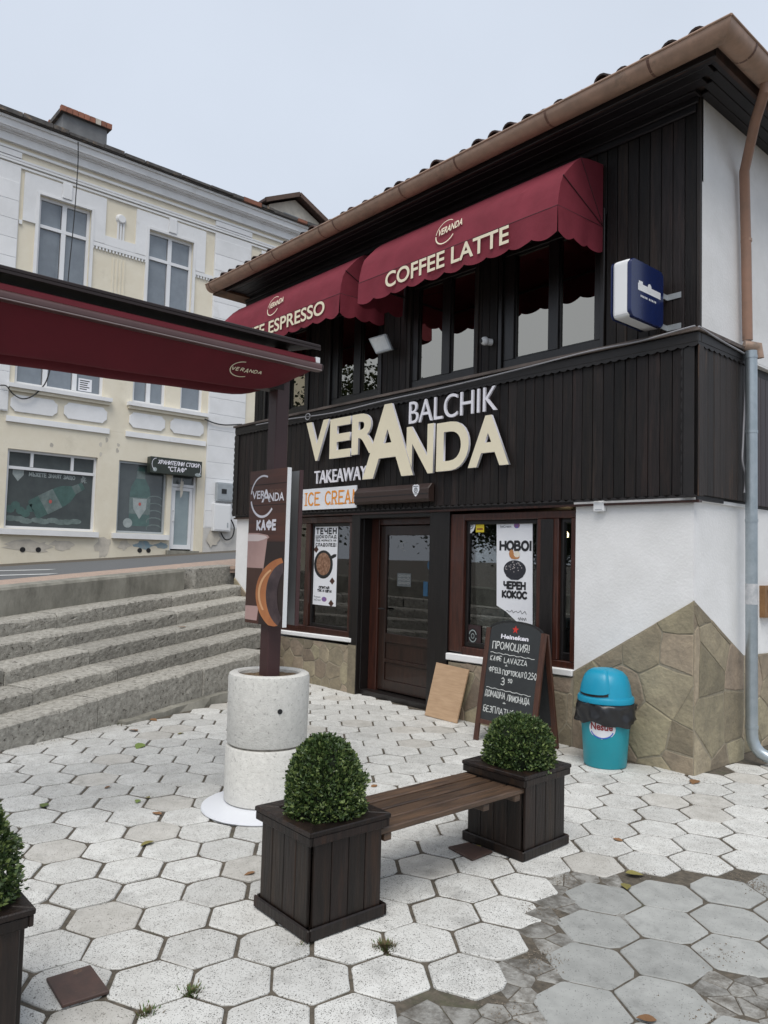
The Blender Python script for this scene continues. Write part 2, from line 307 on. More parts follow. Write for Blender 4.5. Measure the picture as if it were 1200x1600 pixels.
GL = {
 'А': (.62, [[(0,0),(.31,1),(.62,0)], [(.12,.33),(.5,.33)]]), 'Б': (.55, [[(.5,1),(0,1),(0,0),(.3,0)]+arc(.3,.28,.23,.28,-90,90)+[(0,.56)]]),
 'В': (.55, [[(0,0),(0,1),(.25,1)]+arc(.25,.77,.2,.23,90,-90)+[(0,.54)], [(.25,.54)]+arc(.28,.27,.25,.27,90,-90)+[(0,0)]]), 'Г': (.45, [[(0,0),(0,1),(.45,1)]]),
 'Д': (.66, [[(0,-.15),(0,.05),(.66,.05),(.66,-.15)], [(.1,.05),(.2,1),(.55,1),(.55,.05)]]), 'Е': (.48, [[(.48,1),(0,1),(0,0),(.48,0)], [(0,.52),(.42,.52)]]),
 'Ж': (.8, [[(.4,0),(.4,1)], [(0,1),(.4,.5),(0,0)], [(.8,1),(.4,.5),(.8,0)]]), 'З': (.5, [arc(.22,.76,.24,.24,150,-90)+arc(.22,.26,.26,.26,90,-150)]),
 'И': (.58, [[(0,1),(0,0),(.58,1),(.58,0)]]), 'Й': (.58, [[(0,1),(0,0),(.58,1),(.58,0)], [(.18,1.15),(.4,1.15)]]), 'К': (.55, [[(0,0),(0,1)], [(.53,1),(.03,.5),(.55,0)]]),
 'Л': (.6, [[(0,0),(.1,.1),(.18,1),(.6,1),(.6,0)]]), 'М': (.72, [[(0,0),(.06,1),(.36,.25),(.66,1),(.72,0)]]), 'Н': (.58, [[(0,0),(0,1)], [(.58,0),(.58,1)], [(0,.52),(.58,.52)]]),
 'О': (.66, [arc(.33,.5,.33,.5,0,360,18)]), 'П': (.58, [[(0,0),(0,1),(.58,1),(.58,0)]]), 'Р': (.5, [[(0,0),(0,1),(.25,1)]+arc(.25,.73,.24,.27,90,-90)+[(0,.46)]]),
 'С': (.58, [arc(.35,.5,.35,.5,45,315,14)]), 'Т': (.56, [[(0,1),(.56,1)], [(.28,1),(.28,0)]]), 'У': (.56, [[(0,1),(.3,.4)], [(.56,1),(.2,0),(.06,0)]]),
 'Ф': (.74, [arc(.37,.55,.37,.3,0,360,16), [(.37,0),(.37,1)]]), 'Х': (.56, [[(0,0),(.56,1)], [(0,1),(.56,0)]]), 'Ц': (.66, [[(0,1),(0,0),(.66,0),(.66,-.16)], [(.55,1),(.55,0)]]),
 'Ч': (.54, [[(0,1),(0,.6),(.1,.45),(.54,.5)], [(.54,1),(.54,0)]]), 'Ш': (.8, [[(0,1),(0,0),(.8,0),(.8,1)], [(.4,0),(.4,1)]]), 'Щ': (.86, [[(0,1),(0,0),(.86,0),(.86,-.16)], [(.38,0),(.38,1)], [(.76,0),(.76,1)]]),
 'Ъ': (.62, [[(0,1),(.16,1),(.16,0),(.38,0)]+arc(.38,.27,.24,.27,-90,90)+[(.16,.54)]]), 'Я': (.54, [[(.54,0),(.54,1),(.28,1)]+arc(.28,.74,.26,.26,90,270)+[(.54,.48)], [(.28,.48),(0,0)]]),
 '!': (.1, [[(.05,1),(.05,.3)], [(.05,.1),(.05,0)]]), '+': (.4, [[(0,.5),(.4,.5)], [(.2,.3),(.2,.7)]]), '.': (.06, [[(.0,0),(.06,0)]]), '"': (.2, [[(0,1),(0,.75)], [(.2,1),(.2,.75)]]),
 '0': (.5, [arc(.25,.5,.25,.5,0,360,16)]), '2': (.5, [arc(.25,.75,.24,.25,160,-30)+[(0,0),(.5,0)]]), '5': (.48, [[(.45,1),(.06,1),(.03,.55)]+arc(.22,.3,.26,.3,110,-140)]), '3': (.5, [arc(.22,.76,.24,.24,150,-90)+arc(.22,.26,.26,.26,90,-150)]),
 'L': (.42, [[(0,1),(0,0),(.42,0)]]), 'V': (.58, [[(0,1),(.29,0),(.58,1)]]), 'Z': (.54, [[(0,1),(.54,1),(0,0),(.54,0)]]), 'A': (.62, [[(0,0),(.31,1),(.62,0)], [(.12,.33),(.5,.33)]]),
 'I': (.1, [[(.05,0),(.05,1)]]), 'C': (.58, [arc(.35,.5,.35,.5,45,315,14)]), 'E': (.48, [[(.48,1),(0,1),(0,0),(.48,0)], [(0,.52),(.42,.52)]]), 'R': (.54, [[(0,0),(0,1),(.28,1)]+arc(.28,.74,.25,.26,90,-90)+[(0,.48)], [(.28,.48),(.54,0)]]),
 'M': (.72, [[(0,0),(.06,1),(.36,.25),(.66,1),(.72,0)]]), 'N': (.58, [[(0,0),(0,1),(.58,0),(.58,1)]]), 'D': (.6, [[(0,0),(0,1),(.2,1)]+arc(.2,.5,.4,.5,90,-90,12)+[(0,0)]]), 'T': (.56, [[(0,1),(.56,1)], [(.28,1),(.28,0)]]), ' ': (.3, []),
}
class Frame:                   # a flat drawing frame in space: o + u*U + v*V, N towards the viewer
    def __init__(s, bl, br, tl):
        s.o = Vector(bl); s.U = Vector(br)-s.o; s.V = Vector(tl)-s.o; s.N = s.U.cross(s.V).normalized()
        s.w, s.h = s.U.length, s.V.length; s.u, s.v = s.U/s.w, s.V/s.h
    def p(s, u, v, d=0): return s.o + s.U*u + s.V*v + s.N*d
    def m(s, x, y, d=0): return s.o + s.u*x + s.v*y + s.N*d
def stroke(mb, fr, pts, th, d=.001, ds=.00012, jit=0):
    pts = [fr.m(x+rnd.uniform(-jit, jit), y+rnd.uniform(-jit, jit)) for x, y in pts]
    for i in range(len(pts)-1):
        a, b = pts[i], pts[i+1]; t = b-a
        if t.length < 1e-6: continue
        t.normalize(); n = fr.N.cross(t)*th/2; e = t*th*.35; o = fr.N*(d+ds*(i % 5))
        mb.poly([a-e-n+o, b+e-n+o, b+e+n+o, a-e+n+o])
def stroke_width(text, track=.2): return sum(GL[c][0]+track for c in text)-track
def stext(mb, fr, text, x, y, wd, h, th, d=.001, jit=0, slant=0, track=.2, serif=0):
    k = wd/stroke_width(text, track); cx = x
    for n_, c in enumerate(text):
        g = GL[c]
        for j, pl in enumerate(g[1]):
            stroke(mb, fr, [(cx+(px+slant*py)*k, y+py*h) for px, py in pl], th, d+.0007*(j+(n_ % 2)*3)/3, jit=jit)
            if serif:
                for q in ((pl[0], pl[-1]) if pl[0] != pl[-1] else ()):
                    if q[1] in (0, 1): stroke(mb, fr, [(cx+q[0]*k-serif, y+q[1]*h), (cx+q[0]*k+serif, y+q[1]*h)], th*.55, d+.0006)
        cx += (g[0]+track)*k
def disc(mb, fr, x, y, rx, ry, d, n=24, a0=0, a1=360):
    pts = [fr.m(x+rx*math.cos(R(a0+(a1-a0)*i/n)), y+ry*math.sin(R(a0+(a1-a0)*i/n)), d) for i in range(n if a1-a0 == 360 else n+1)]
    mb.poly(pts)
def rect(mb, fr, x0, y0, x1, y1, d): mb.poly([fr.m(x0,y0,d), fr.m(x1,y0,d), fr.m(x1,y1,d), fr.m(x0,y1,d)])
_dg = None
def font_mesh(body, offset=0.0, extrude=0.0, shear=0.0, bev=0.0):
    c = bpy.data.curves.new('t', 'FONT'); c.body = body; c.offset = offset; c.extrude = extrude; c.resolution_u = 6; c.shear = shear; c.bevel_depth = bev
    o = bpy.data.objects.new('t', c); COL.objects.link(o); dg = bpy.context.evaluated_depsgraph_get(); dg.update()
    me = bpy.data.meshes.new_from_object(o.evaluated_get(dg)); bpy.data.objects.remove(o); bpy.data.curves.remove(c)
    return me
def ftext(name, body, bl, br, tl, mat, parent, offset=.0, depth=0., stand=.002, shear=0., side=None):
    fr = Frame(bl, br, tl); me = font_mesh(body, offset, .05 if depth else 0, shear)
    co = np.empty(len(me.vertices)*3); me.vertices.foreach_get('co', co); co = co.reshape(-1, 3)
    lo, hi = co.min(0), co.max(0); u = (co[:, 0]-lo[0])/(hi[0]-lo[0]); v = (co[:, 1]-lo[1])/(hi[1]-lo[1])
    d = stand+(depth*(co[:, 2]-lo[2])/max(hi[2]-lo[2], 1e-9) if depth else 0*u)
    P = np.array(fr.o)[None]+u[:, None]*np.array(fr.U)[None]+v[:, None]*np.array(fr.V)[None]+d[:, None]*np.array(fr.N)[None]
    me.vertices.foreach_set('co', P.ravel()); me.materials.clear(); me.materials.append(mat)
    if side:
        me.materials.append(side)
        me.update()
        for p in me.polygons:
            if abs(p.normal.dot(fr.N)) < .5: p.material_index = 1
    me.update(); me.name = name
    return link(bpy.data.objects.new(name, me), parent)

def split_loose(o, mat=None):                # one part per letter
    me = o.data; par = list(range(len(me.vertices)))
    def find(a):
        while par[a] != a: par[a] = par[par[a]]; a = par[a]
        return a
    for e in me.edges:
        a, b = find(e.vertices[0]), find(e.vertices[1])
        if a != b: par[a] = b
    groups = {}
    for p in me.polygons: groups.setdefault(find(p.vertices[0]), []).append(p)
    if len(groups) < 2: return
    nm = o.name.split('.')[0].rstrip('s'); mats = list(me.materials); parent = o.parent
    for g_ in groups.values():
        vm = {}; vs = []; fs = []; mi = []
        for p in g_:
            f = []
            for v in p.vertices:
                if v not in vm: vm[v] = len(vs); vs.append(me.vertices[v].co[:])
                f.append(vm[v])
            fs.append(f); mi.append(p.material_index)
        m2 = bpy.data.meshes.new(nm); m2.from_pydata(vs, [], fs); m2.polygons.foreach_set('material_index', mi)
        for m in mats: m2.materials.append(m)
        m2.update(); link(bpy.data.objects.new(nm, m2), parent)
    bpy.data.objects.remove(o); bpy.data.meshes.remove(me)

# ================================================================== SETTING: ground, pavers, steps, street
YF, XR, XL = 5.695, -2.838, -9.73          # cafe front plane, right and left corners
def SZ(x, y): return 1.22+.078*(y-5.25)+.015*(x+20)
def PS(x, y):                              # pixel -> sloping street plane
    d = ray(x, y); o = CAM; n = np.array([-.015, -.078, 1.0]); k = 1.22-.078*5.25+.3
    return Vector(o+d*((k-n@o)/(n@d)))
g = MB(); g.poly([(-300,-300,-.006),(300,-300,-.006),(300,300,-.006),(-300,300,-.006)])
ground = tag(g.build('ground', joint_m), kind='structure')

def hexmesh(name, s, gap, mat, k):
    rr = random.Random(k); mb = MB(); rad = s-gap/1.732
    base = []
    for i in range(6):
        a = R(60*i); c = (rad*math.cos(a)*(1+rr.uniform(-.012,.012)), rad*math.sin(a)*(1+rr.uniform(-.012,.012)))
        base.append(c)
    pts = []
    for i in range(6):                     # chipped, slightly rounded corners
        p, q, n = base[i-1], base[i], base[(i+1) % 6]; e = rr.uniform(.03, .07)
        if rr.random() < .10: e = .16
        pts.append((q[0]+(p[0]-q[0])*e, q[1]+(p[1]-q[1])*e)); pts.append((q[0]+(n[0]-q[0])*e, q[1]+(n[1]-q[1])*e))
        mid = ((q[0]+n[0])/2, (q[1]+n[1])/2); sc = 1+rr.uniform(-.012, .004); pts.append((mid[0]*sc, mid[1]*sc))
    top = [(x*.972, y*.972, 0) for x, y in pts]; m1 = [(x, y, -.0035) for x, y in pts]; bot = [(x*1.01, y*1.01, -.03) for x, y in pts]
    mb.grid([bot, m1, top], True); mb.poly(top)
    return mb.mesh(name, mat)
HXW = [hexmesh('paver', .173, .0145, pav_w, k) for k in range(8)]
HXF = [hexmesh('paver', .173, .0145, pav_f, k+20) for k in range(4)]
HXG = [hexmesh('grey_paver', .187, .0105, pav_g, k+40) for k in range(5)]
P0 = Vector((-6.486, 1.781)); DR = Vector((-math.sin(.368), math.cos(.368))); NN = Vector((-DR.y, DR.x))
GREYP = [PZ(x, y) for x, y in ((868,1372),(874,1400),(852,1440),(824,1482),(792,1535),(722,1562),(650,1572),(640,1620),(630,1850),(1750,1850),(1750,1372),(1210,1376))]
GREYP = [(p.x, p.y) for p in GREYP]
def lattice(o, th, s, rng):
    a1 = Vector((math.cos(th+math.pi/6), math.sin(th+math.pi/6)))*s*math.sqrt(3); a2 = Vector((math.cos(th+math.pi/2), math.sin(th+math.pi/2)))*s*math.sqrt(3)
    c0 = Vector(o)+Vector((math.cos(th+math.pi/3), math.sin(th+math.pi/3)))*s
    return [c0+a1*i+a2*j for i in range(-rng, rng) for j in range(-rng, rng)]
TH_W, TH_G = R(204.2), R(208.2)
tiles = []
for c in lattice((-2.318, 2.488), TH_W, .173, 40):
    if c.y > YF+.1 and c.x < XR+.1: continue
    if c.y > 9.5 or c.x > 1.2: continue
    if (c-P0).dot(NN) > -.03 and c.y < 5.5: continue
    if c.x < -8.6: continue
    if inside(c, GREYP): continue
    x, y, z = proj((c.x, c.y, 0))
    if z < .8 or x < -700 or x > 1900 or y > 2300: continue
    vis = -60 < x < 1260 and y < 1660
    tiles.append((not vis, z, c))
tiles.sort(key=lambda t: (t[0], t[1]))
far = MB(); kept = []
for k, (nv, z, c) in enumerate(tiles):
    buff = rnd.random() < .06 or (c.x > -2.9 and c.y > 4.9 and rnd.random() < .55)
    mesh = rnd.choice(HXF if buff else HXW); rz = TH_W+R(60)*rnd.randrange(6)+R(rnd.uniform(-1.2, 1.2)); tilt = (R(rnd.uniform(-.7,.7)), R(rnd.uniform(-.7,.7)), rz)
    zz = rnd.uniform(-.001, .003)
    cx, cy = c.x+rnd.uniform(-.004,.004), c.y+rnd.uniform(-.004,.004); kept.append((cx, cy, .165))
    if k < 300 and not nv: inst('paver', mesh, ground, (cx, cy, zz), tilt)
    else:
        ca, sa = math.cos(rz), math.sin(rz); far.cur = 1 if buff else 0
        far.add([(cx+v.co.x*ca-v.co.y*sa, cy+v.co.x*sa+v.co.y*ca, zz+v.co.z) for v in mesh.vertices], [tuple(p.vertices) for p in mesh.polygons])
o = far.build('distant_pavers', [pav_w, pav_f], ground, recalc=False); tag(o, kind='stuff')
for c in lattice((-1.934, 3.203), TH_G, .187, 16):
    x, y, z = proj((c.x, c.y, 0))
    if z < .8 or not inside(c, GREYP): continue
    if y < 1385 or (y < 1545 and x < 893) or (y < 1600 and x < 670) or c.x > .9 or y > 2100: continue
    if any(abs(x-a)+abs(y-b) < 34 for a, b in ((1188,1436),(1106,1478),(1150,1536))): continue
    if any(math.hypot(c.x-a, c.y-b) < .27 for a, b, r_ in kept if r_ == .165 and math.hypot(c.x-a, c.y-b) < .27): continue
    inst('grey_paver', rnd.choice(HXG), ground, (c.x, c.y, rnd.uniform(-.003,.001)), (R(rnd.uniform(-.4,.4)), R(rnd.uniform(-.4,.4)), TH_G+R(60)*rnd.randrange(6)))
    kept.append((c.x, c.y, .175))
# fragments of broken concrete in the gap between the two pavings
xs = [p[0] for p in GREYP]; ys = [p[1] for p in GREYP]
sites = []
for i in range(60):
    for j in range(60):
        p = (-2.75+i*.095+rnd.uniform(-.035,.035), 1.5+j*.095+rnd.uniform(-.035,.035))
        if not inside(p, GREYP) or p[0] > -.3: continue
        x, y, z = proj((p[0], p[1], 0))
        if z > .8 and x < 1330 and y < 1720: sites.append(p)
reg = [(-3.2, 1.2), (.5, 1.2), (.5, 6.5), (-3.2, 6.5)]
near = lambda p: any(math.hypot(p[0]-a, p[1]-b) < r_ for a, b, r_ in kept)
for i, s_ in enumerate(sites):
    if near(s_): continue
    c = [(s_[0]-.12,s_[1]-.12),(s_[0]+.12,s_[1]-.12),(s_[0]+.12,s_[1]+.12),(s_[0]-.12,s_[1]+.12)]
    for q in sites:
        if q is s_ or abs(q[0]-s_[0])+abs(q[1]-s_[1]) > .4: continue
        n = (q[0]-s_[0], q[1]-s_[1]); c = clip(c, n, (q[0]**2+q[1]**2-s_[0]**2-s_[1]**2)/2)
        if len(c) < 3: break
    c = inset(c, .0025) if len(c) >= 3 else []
    if len(c) < 3 or rnd.random() < .06: continue
    h = rnd.uniform(-.0045, -.001); mb = MB(); cx = sum(p[0] for p in c)/len(c); cy = sum(p[1] for p in c)/len(c)
    mb.grid([[(x, y, -.03) for x, y in c], [(x, y, h-.003) for x, y in c], [(cx+(x-cx)*.9, cy+(y-cy)*.9, h+rnd.uniform(-.002,.002)) for x, y in c]], True)
    mb.poly([mb.v[k] for k in range(2*len(c), 3*len(c))]); mb.build('fragment', frag_m, ground)
# loose grit in the broken patch and against the wall corner
gr = MB()
def grit(cx, cy, sx, sy, n, smax=.005):
    for _ in range(n):
        x, y = cx+rnd.gauss(0, sx), cy+rnd.gauss(0, sy); s_ = rnd.uniform(.0015, smax); a = rnd.uniform(0, 6.3); z = -.005+rnd.uniform(0, .007)
        P = [Vector((x+math.cos(a+k*2.1)*s_, y+math.sin(a+k*2.1)*s_, z)) for k in range(3)]+[Vector((x, y, z+s_*.9))]
        gr.add(P, [(0,1,3),(1,2,3),(2,0,3)])
for px, py, n in ((1180,1385,260),(880,1375,120),(850,1500,160),(800,1580,120),(1130,1490,100),(1000,1360,120),(1140,1360,90),(1100,1590,80),(840,1420,80)):
    q = PZ(px, py); grit(q.x, q.y, .05, .05, n)
for px, py, n in ((1110,1222,120),(1150,1200,90),(1060,1218,80)): q = PZ(px, py); grit(q.x, q.y, .05, .035, n)
for t in range(30): q = P0+DR*(t*.12-.2)-NN*.04; grit(q.x, q.y, .03, .05, 14, .007)
for x in range(20): grit(-8+x*.27, YF-.03, .1, .015, 8)
tag(gr.build('gravel', M('loose_grit', (.26,.22,.17), (.12,.10,.08), 200, .95, rand=0), recalc=False), 'loose grit and dry crumbs in the paving joints', 'grit', kind='stuff')

# ---- stone steps
steps = thing('stone_steps', (P0.x, P0.y, 0), 'worn grey stone steps climbing from the plaza to the street', 'steps')
T_, RI, GS, Z0 = .355, .145, .08, .184
def stp(t, i, off, z): return Vector((P0.x+DR.x*t+NN.x*(i*T_+off), P0.y+DR.y*t+NN.y*(i*T_+off), z))
def ztop(t, i): return Z0+i*RI+GS*t
tend = [3.45, 3.98, 4.35, 4.6, 4.78]
for i in range(5):
    t = -2.6+rnd.uniform(0, .6)
    while t < tend[i]-.05:
        L = rnd.uniform(.75, 1.5); t1 = min(t+L, tend[i])
        if tend[i]-t1 < .35: t1 = tend[i]
        n = max(3, int((t1-t)/.05)); rows = []; dz = rnd.uniform(-.008,.008); df = rnd.uniform(-.015,.015); ch1 = [0]*(n+1)
        for _ in range(rnd.randrange(1, 4)):       # longer broken bites out of the nosing
            c0_ = rnd.randrange(n+1); wdt = rnd.randrange(1, 5); dd = rnd.uniform(.012, .035)
            for q in range(max(0, c0_-wdt), min(n, c0_+wdt)+1): ch1[q] = max(ch1[q], dd*(1-abs(q-c0_)/(wdt+1)))
        for k in range(n+1):
            q = t+.004+(t1-t-.008)*k/n; e = 1 if k in (0, n) else 0; zt = ztop(q, i)+dz
            chip = rnd.uniform(0, .004)+ch1[k]*.7+e*.008
            zb = ztop(q, i)-RI-.06 if i else -.03
            zr = max(zb, zt-RI-(.1 if i == 0 else 0)); row = [stp(q, i, .44, zb), stp(q, i, df+rnd.uniform(0,.010), zb)]
            for u in (.12, .3, .48, .66, .82):
                pit = rnd.uniform(.015, .035) if rnd.random() < .012 else 0
                row.append(stp(q, i, df+rnd.uniform(-.0015,.002)+pit*.6, zr+(zt-.02-chip-zr)*u))
            row += [stp(q, i, df+rnd.uniform(-.001,.002)+chip*.25, zt-.012-chip), stp(q, i, df+.012+chip, zt-.002+rnd.uniform(-.0015,.001)), stp(q, i, df+.05+chip*.4, zt+rnd.uniform(-.0015,.001)), stp(q, i, .13, zt+rnd.uniform(-.002,.002)), stp(q, i, .24, zt+rnd.uniform(-.002,.002)), stp(q, i, .44, zt)]
            rows.append(row)
        mb = MB(); mb.grid(rows, True); mb.poly(rows[0]); mb.poly(rows[-1][::-1]); mb.build('block', stepstone, steps)
        t = t1
# low kerb of rubble along the foot of the lowest step, where the paving rises
k = MB(); rows = []
for q in range(14):
    t = 1.2+q*.17; hgt = .02+.045*(t-1.2)+rnd.uniform(-.008,.008); rows.append([stp(t, 0, .05, -.02), stp(t, 0, -.10+rnd.uniform(-.02,.02), -.02), stp(t, 0, -.08+rnd.uniform(-.015,.015), hgt), stp(t, 0, .05, hgt+.01)])
k.grid(rows, False); k.poly(rows[0]); k.poly(rows[-1][::-1]); k.build('rubble_foot', wallconc, steps)
# ---- retaining wall above the steps, pavement and street
rw = thing('retaining_wall', (stp(0, 5, 0, 0).x, stp(0, 5, 0, 0).y, 0), 'low stained concrete wall above the top step, along the street pavement', 'wall')
rows = []
for q in range(36):
    t = -3+q*.205; b = stp(t, 5, 0, 0); zt = SZ(b.x, b.y)+.012
    if t > 4.15: break
    j = rnd.uniform(-.004,.004)
    rows.append([stp(t,5,.3,.2), stp(t,5,0,.2), stp(t,5,.012+j,zt-.03), stp(t,5,.03+j,zt+rnd.uniform(-.006,.004)), stp(t,5,.3,zt)])
mb = MB(); mb.grid(rows); mb.poly(rows[0]); mb.poly(rows[-1][::-1]); mb.build('wall_body', wallconc, rw)
a, b = stp(4.13,5,-.05,0), stp(4.75,5,-.05,0); za = SZ(a.x, a.y)
mb = MB(); mb.prism([stp(4.12,5,-.04,.3), stp(5.0,5,-.04,.3), stp(5.0,5,-.04,za+.06), stp(4.12,5,-.04,za+.01)], Vector((NN.x, NN.y, 0))*.34); mb.build('end_block', stepstone, rw, bevel=.012)
st = MB()
wl = [stp(t,5,.28,0) for t in (-25, 4.8)]
def sv(x, y, d=0): return Vector((x, y, SZ(x, y)+d))
st.poly([sv(wl[0].x, wl[0].y, -.05), sv(wl[1].x, wl[1].y, -.05), sv(-9.77, 5.72, -.05), sv(-9.77, 60, -.05), sv(-60, 60, -.05), sv(-60, -25, -.05)])
tag(st.build('terrain', joint_m), kind='structure')
def so(t, off, d): q = stp(t, 0, off, 0); return sv(q.x, q.y, d)
sdw = MB(); sdw.prism([so(-16,2.06,0), so(4.78,2.06,0), sv(-9.78,5.75,0), sv(-9.78,9.2,0), so(9.5,3.5,0), so(-16,3.4,0)], (0,0,-.1))
brm = M('pink_paving', (.40,.30,.24), (.30,.235,.20), 12, .9, .3, rand=0)
t_ = brm.node_tree; bt = t_.nodes.new('ShaderNodeTexBrick'); bt.inputs['Scale'].default_value = 4; bt.inputs['Color1'].default_value = (.45,.32,.25,1); bt.inputs['Color2'].default_value = (.36,.27,.22,1); bt.inputs['Mortar'].default_value = (.20,.18,.16,1)
tcn = t_.nodes.new('ShaderNodeTexCoord'); t_.links.new(tcn.outputs['Object'], bt.inputs['Vector']); t_.links.new(bt.outputs[0], t_.nodes['Principled BSDF'].inputs['Base Color'])
tag(sdw.build('pavement', brm), kind='structure')
rd = MB(); rd.poly([so(-16,3.405,-.03), so(9.5,3.505,-.03), sv(-9.78,9.25,-.03), sv(-9.78,45,-.03), sv(-17.3,45,-.03), sv(-17.3,-20,-.03)])
road = tag(rd.build('road', asphalt_m), kind='structure')
rmk = MB()
for (x0, y0, x1, y1) in ((-40,890.5,82,887.5),(-40,897.5,84,894),(-40,906.5,82,899.5)):
    p, q = PS(x0, y0), PS(x1, y1); n = Vector((-(q-p).y, (q-p).x)).normalized()*.11
    rmk.poly([sv(p.x-n.x, p.y-n.y, -.025), sv(q.x-n.x, q.y-n.y, -.025), sv(q.x+n.x, q.y+n.y, -.025), sv(p.x+n.x, p.y+n.y, -.025)])
rmk.build('road_marking', M('road_paint', (.62,.63,.62), (.45,.46,.46), 12, .8, rand=0), road)

# ================================================================== TOWN BUILDING across the street (front plane X = XB, facing +X)
XB = -20.0
tb = thing('town_building', (XB, 9, 1.4), 'pale yellow and white three storey town building with moulded cornice across the street', 'building')
def yb(mb, y0, y1, z0, z1, d0, d1): return mb.box(XB+d0, XB+d1, y0, y1, z0, z1)
def part(name, y0, y1, z0, z1, d0, d1, mat, parent=tb, bevel=0): return yb(MB(), y0, y1, z0, z1, d0, d1).build(name, mat, parent, bevel=bevel)
WINS = [(5.70, 7.0), (8.6, 9.94), (2.7, 4.0), (12.6, 13.9)]
MIDW = [(5.35, 7.55, 3), (8.35, 9.3, 2), (9.75, 10.45, 1), (2.4, 4.4, 3)]
SHOP = [(5.29, 7.49), (8.07, 9.46)]
DOORY = (9.60, 10.38)
# front wall built round its openings, in three storey-high courses
mb = MB()
def course(z0, z1, ops):
    ops = sorted(ops); y = -3.0
    for a, b, c, d in ops:
        yb(mb, y, a, z0, z1, -.45, 0)
        if c > z0: yb(mb, a, b, z0, c, -.45, 0)
        if d < z1: yb(mb, a, b, d, z1, -.45, 0)
        y = b
    yb(mb, y, 15.5, z0, z1, -.45, 0)
course(.2, 4.75, [(a, b, 2.05, 4.0) for a, b in SHOP]+[(DOORY[0], DOORY[1], 1.60, 4.0)])
course(4.752, 8.0, [(a, b, 5.62, 7.4) for a, b, n in MIDW])
course(8.002, 12.1, [(a, b, 8.05, 10.5) for a, b in WINS])
mb.box(XB-14, XB-.45, 15.2, 15.5, 0, 12.1); mb.box(XB-14, XB-.45, -3, -2.7, 0, 12.1)
mb.build('wall', yellow_m, tb)
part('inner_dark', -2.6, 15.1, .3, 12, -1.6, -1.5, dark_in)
# cornice, frieze and mouldings
c = MB()
for z0, z1, d in ((11.56, 11.76, .10), (11.76, 11.80, .14), (11.80, 11.83, .26), (11.83, 12.00, .30), (12.00, 12.06, .36)): yb(c, -3, 15.5, z0, z1, -.1, d)
c.build('cornice', ywhite_m, tb)
for z0, z1, d in ((11.40, 11.46, .06), (11.17, 11.22, .05), (11.09, 11.14, .07), (11.0, 11.05, .05)): part('moulding', -3, 15.5, z0, z1, -.05, d, ywhite_m)
rf = MB(); rf.add([(XB+.42,-3.2,12.06),(XB+.42,15.7,12.06),(XB-6,15.7,14.3),(XB-6,-3.2,14.3),(XB+.42,-3.2,12.14),(XB+.42,15.7,12.14),(XB-6,15.7,14.38),(XB-6,-3.2,14.38)],[(0,3,2,1),(4,5,6,7),(0,1,5,4),(1,2,6,5),(2,3,7,6),(3,0,4,7)])
roof = rf.build('roof', roofing_m, tb)
e = MB()
y = -3.2
while y < 15.5:
    L = rnd.uniform(.25, .9); e.cur = 0 if rnd.random() < .75 else 1
    yb(e, y, y+L-.02, 12.07+rnd.uniform(0,.03), 12.15+rnd.uniform(0,.05), .30, .44+rnd.uniform(0,.05)); y += L
e.build('eave_edge', [roofing_m, brick_m], roof)
# white rusticated corner strips: each course a block of its own
for y0, y1, zs in ((4.0, 5.22, (4.9, 11.0)), (10.62, 11.85, (2.3, 11.0)), (14.2, 15.5, (4.9, 11.0))):
    bm_ = MB(); yb(bm_, y0+.01, y1-.01, 0, .464, 0, .062); me = bm_.mesh('block', ywhite_m, bevel=.006)
    yb_ = MB(); yb(yb_, y0, y1, zs[0], zs[1], 0, .050); yb_.build('strip_backing', ywhite_m, tb)
    z = zs[0]+.02
    while z+.46 < zs[1]: inst('block', me, tb, (0, 0, z)); z += .475
    part('strip_capital', y0, y1, 11.24, 11.38, 0, .06, ywhite_m)
# top storey windows with stepped white surrounds
def pane_frame(mb, y0, y1, z0, z1, cols, trans, d0=-.16, d1=-.08, t=.07):
    yb(mb, y0, y1, z1-t, z1, d0, d1); yb(mb, y0, y1, z0, z0+t, d0, d1); yb(mb, y0, y0+t, z0+t, z1-t, d0, d1); yb(mb, y1-t, y1, z0+t, z1-t, d0, d1)
    for k in range(1, cols): q = y0+(y1-y0)*k/cols; yb(mb, q-t*.8, q+t*.8, z0+t, z1-t, d0, d1+.004)
    if trans: yb(mb, y0+t, y1-t, trans-t*.6, trans+t*.6, d0, d1+.008)
def window(y0, y1, z0, z1, cols, trans, glassm=farpane_m, name='window'):
    f = MB(); pane_frame(f, y0, y1, z0, z1, cols, trans); fo = f.build(name, pvc_m, tb)
    t = .075
    for k in range(cols):
        a, b = y0+(y1-y0)*k/cols+t, y0+(y1-y0)*(k+1)/cols-t
        for c_, d_ in (((z0+t, trans-.05), (trans+.05, z1-t)) if trans else ((z0+t, z1-t),)):
            m_ = MB(); tl = rnd.uniform(-.004, .004); m_.add([(XB-.125+tl,a,c_),(XB-.125,b,c_),(XB-.125-tl,b,d_),(XB-.125,a,d_)], [(0,1,2,3)]); m_.build('pane', glassm, fo)
    return fo
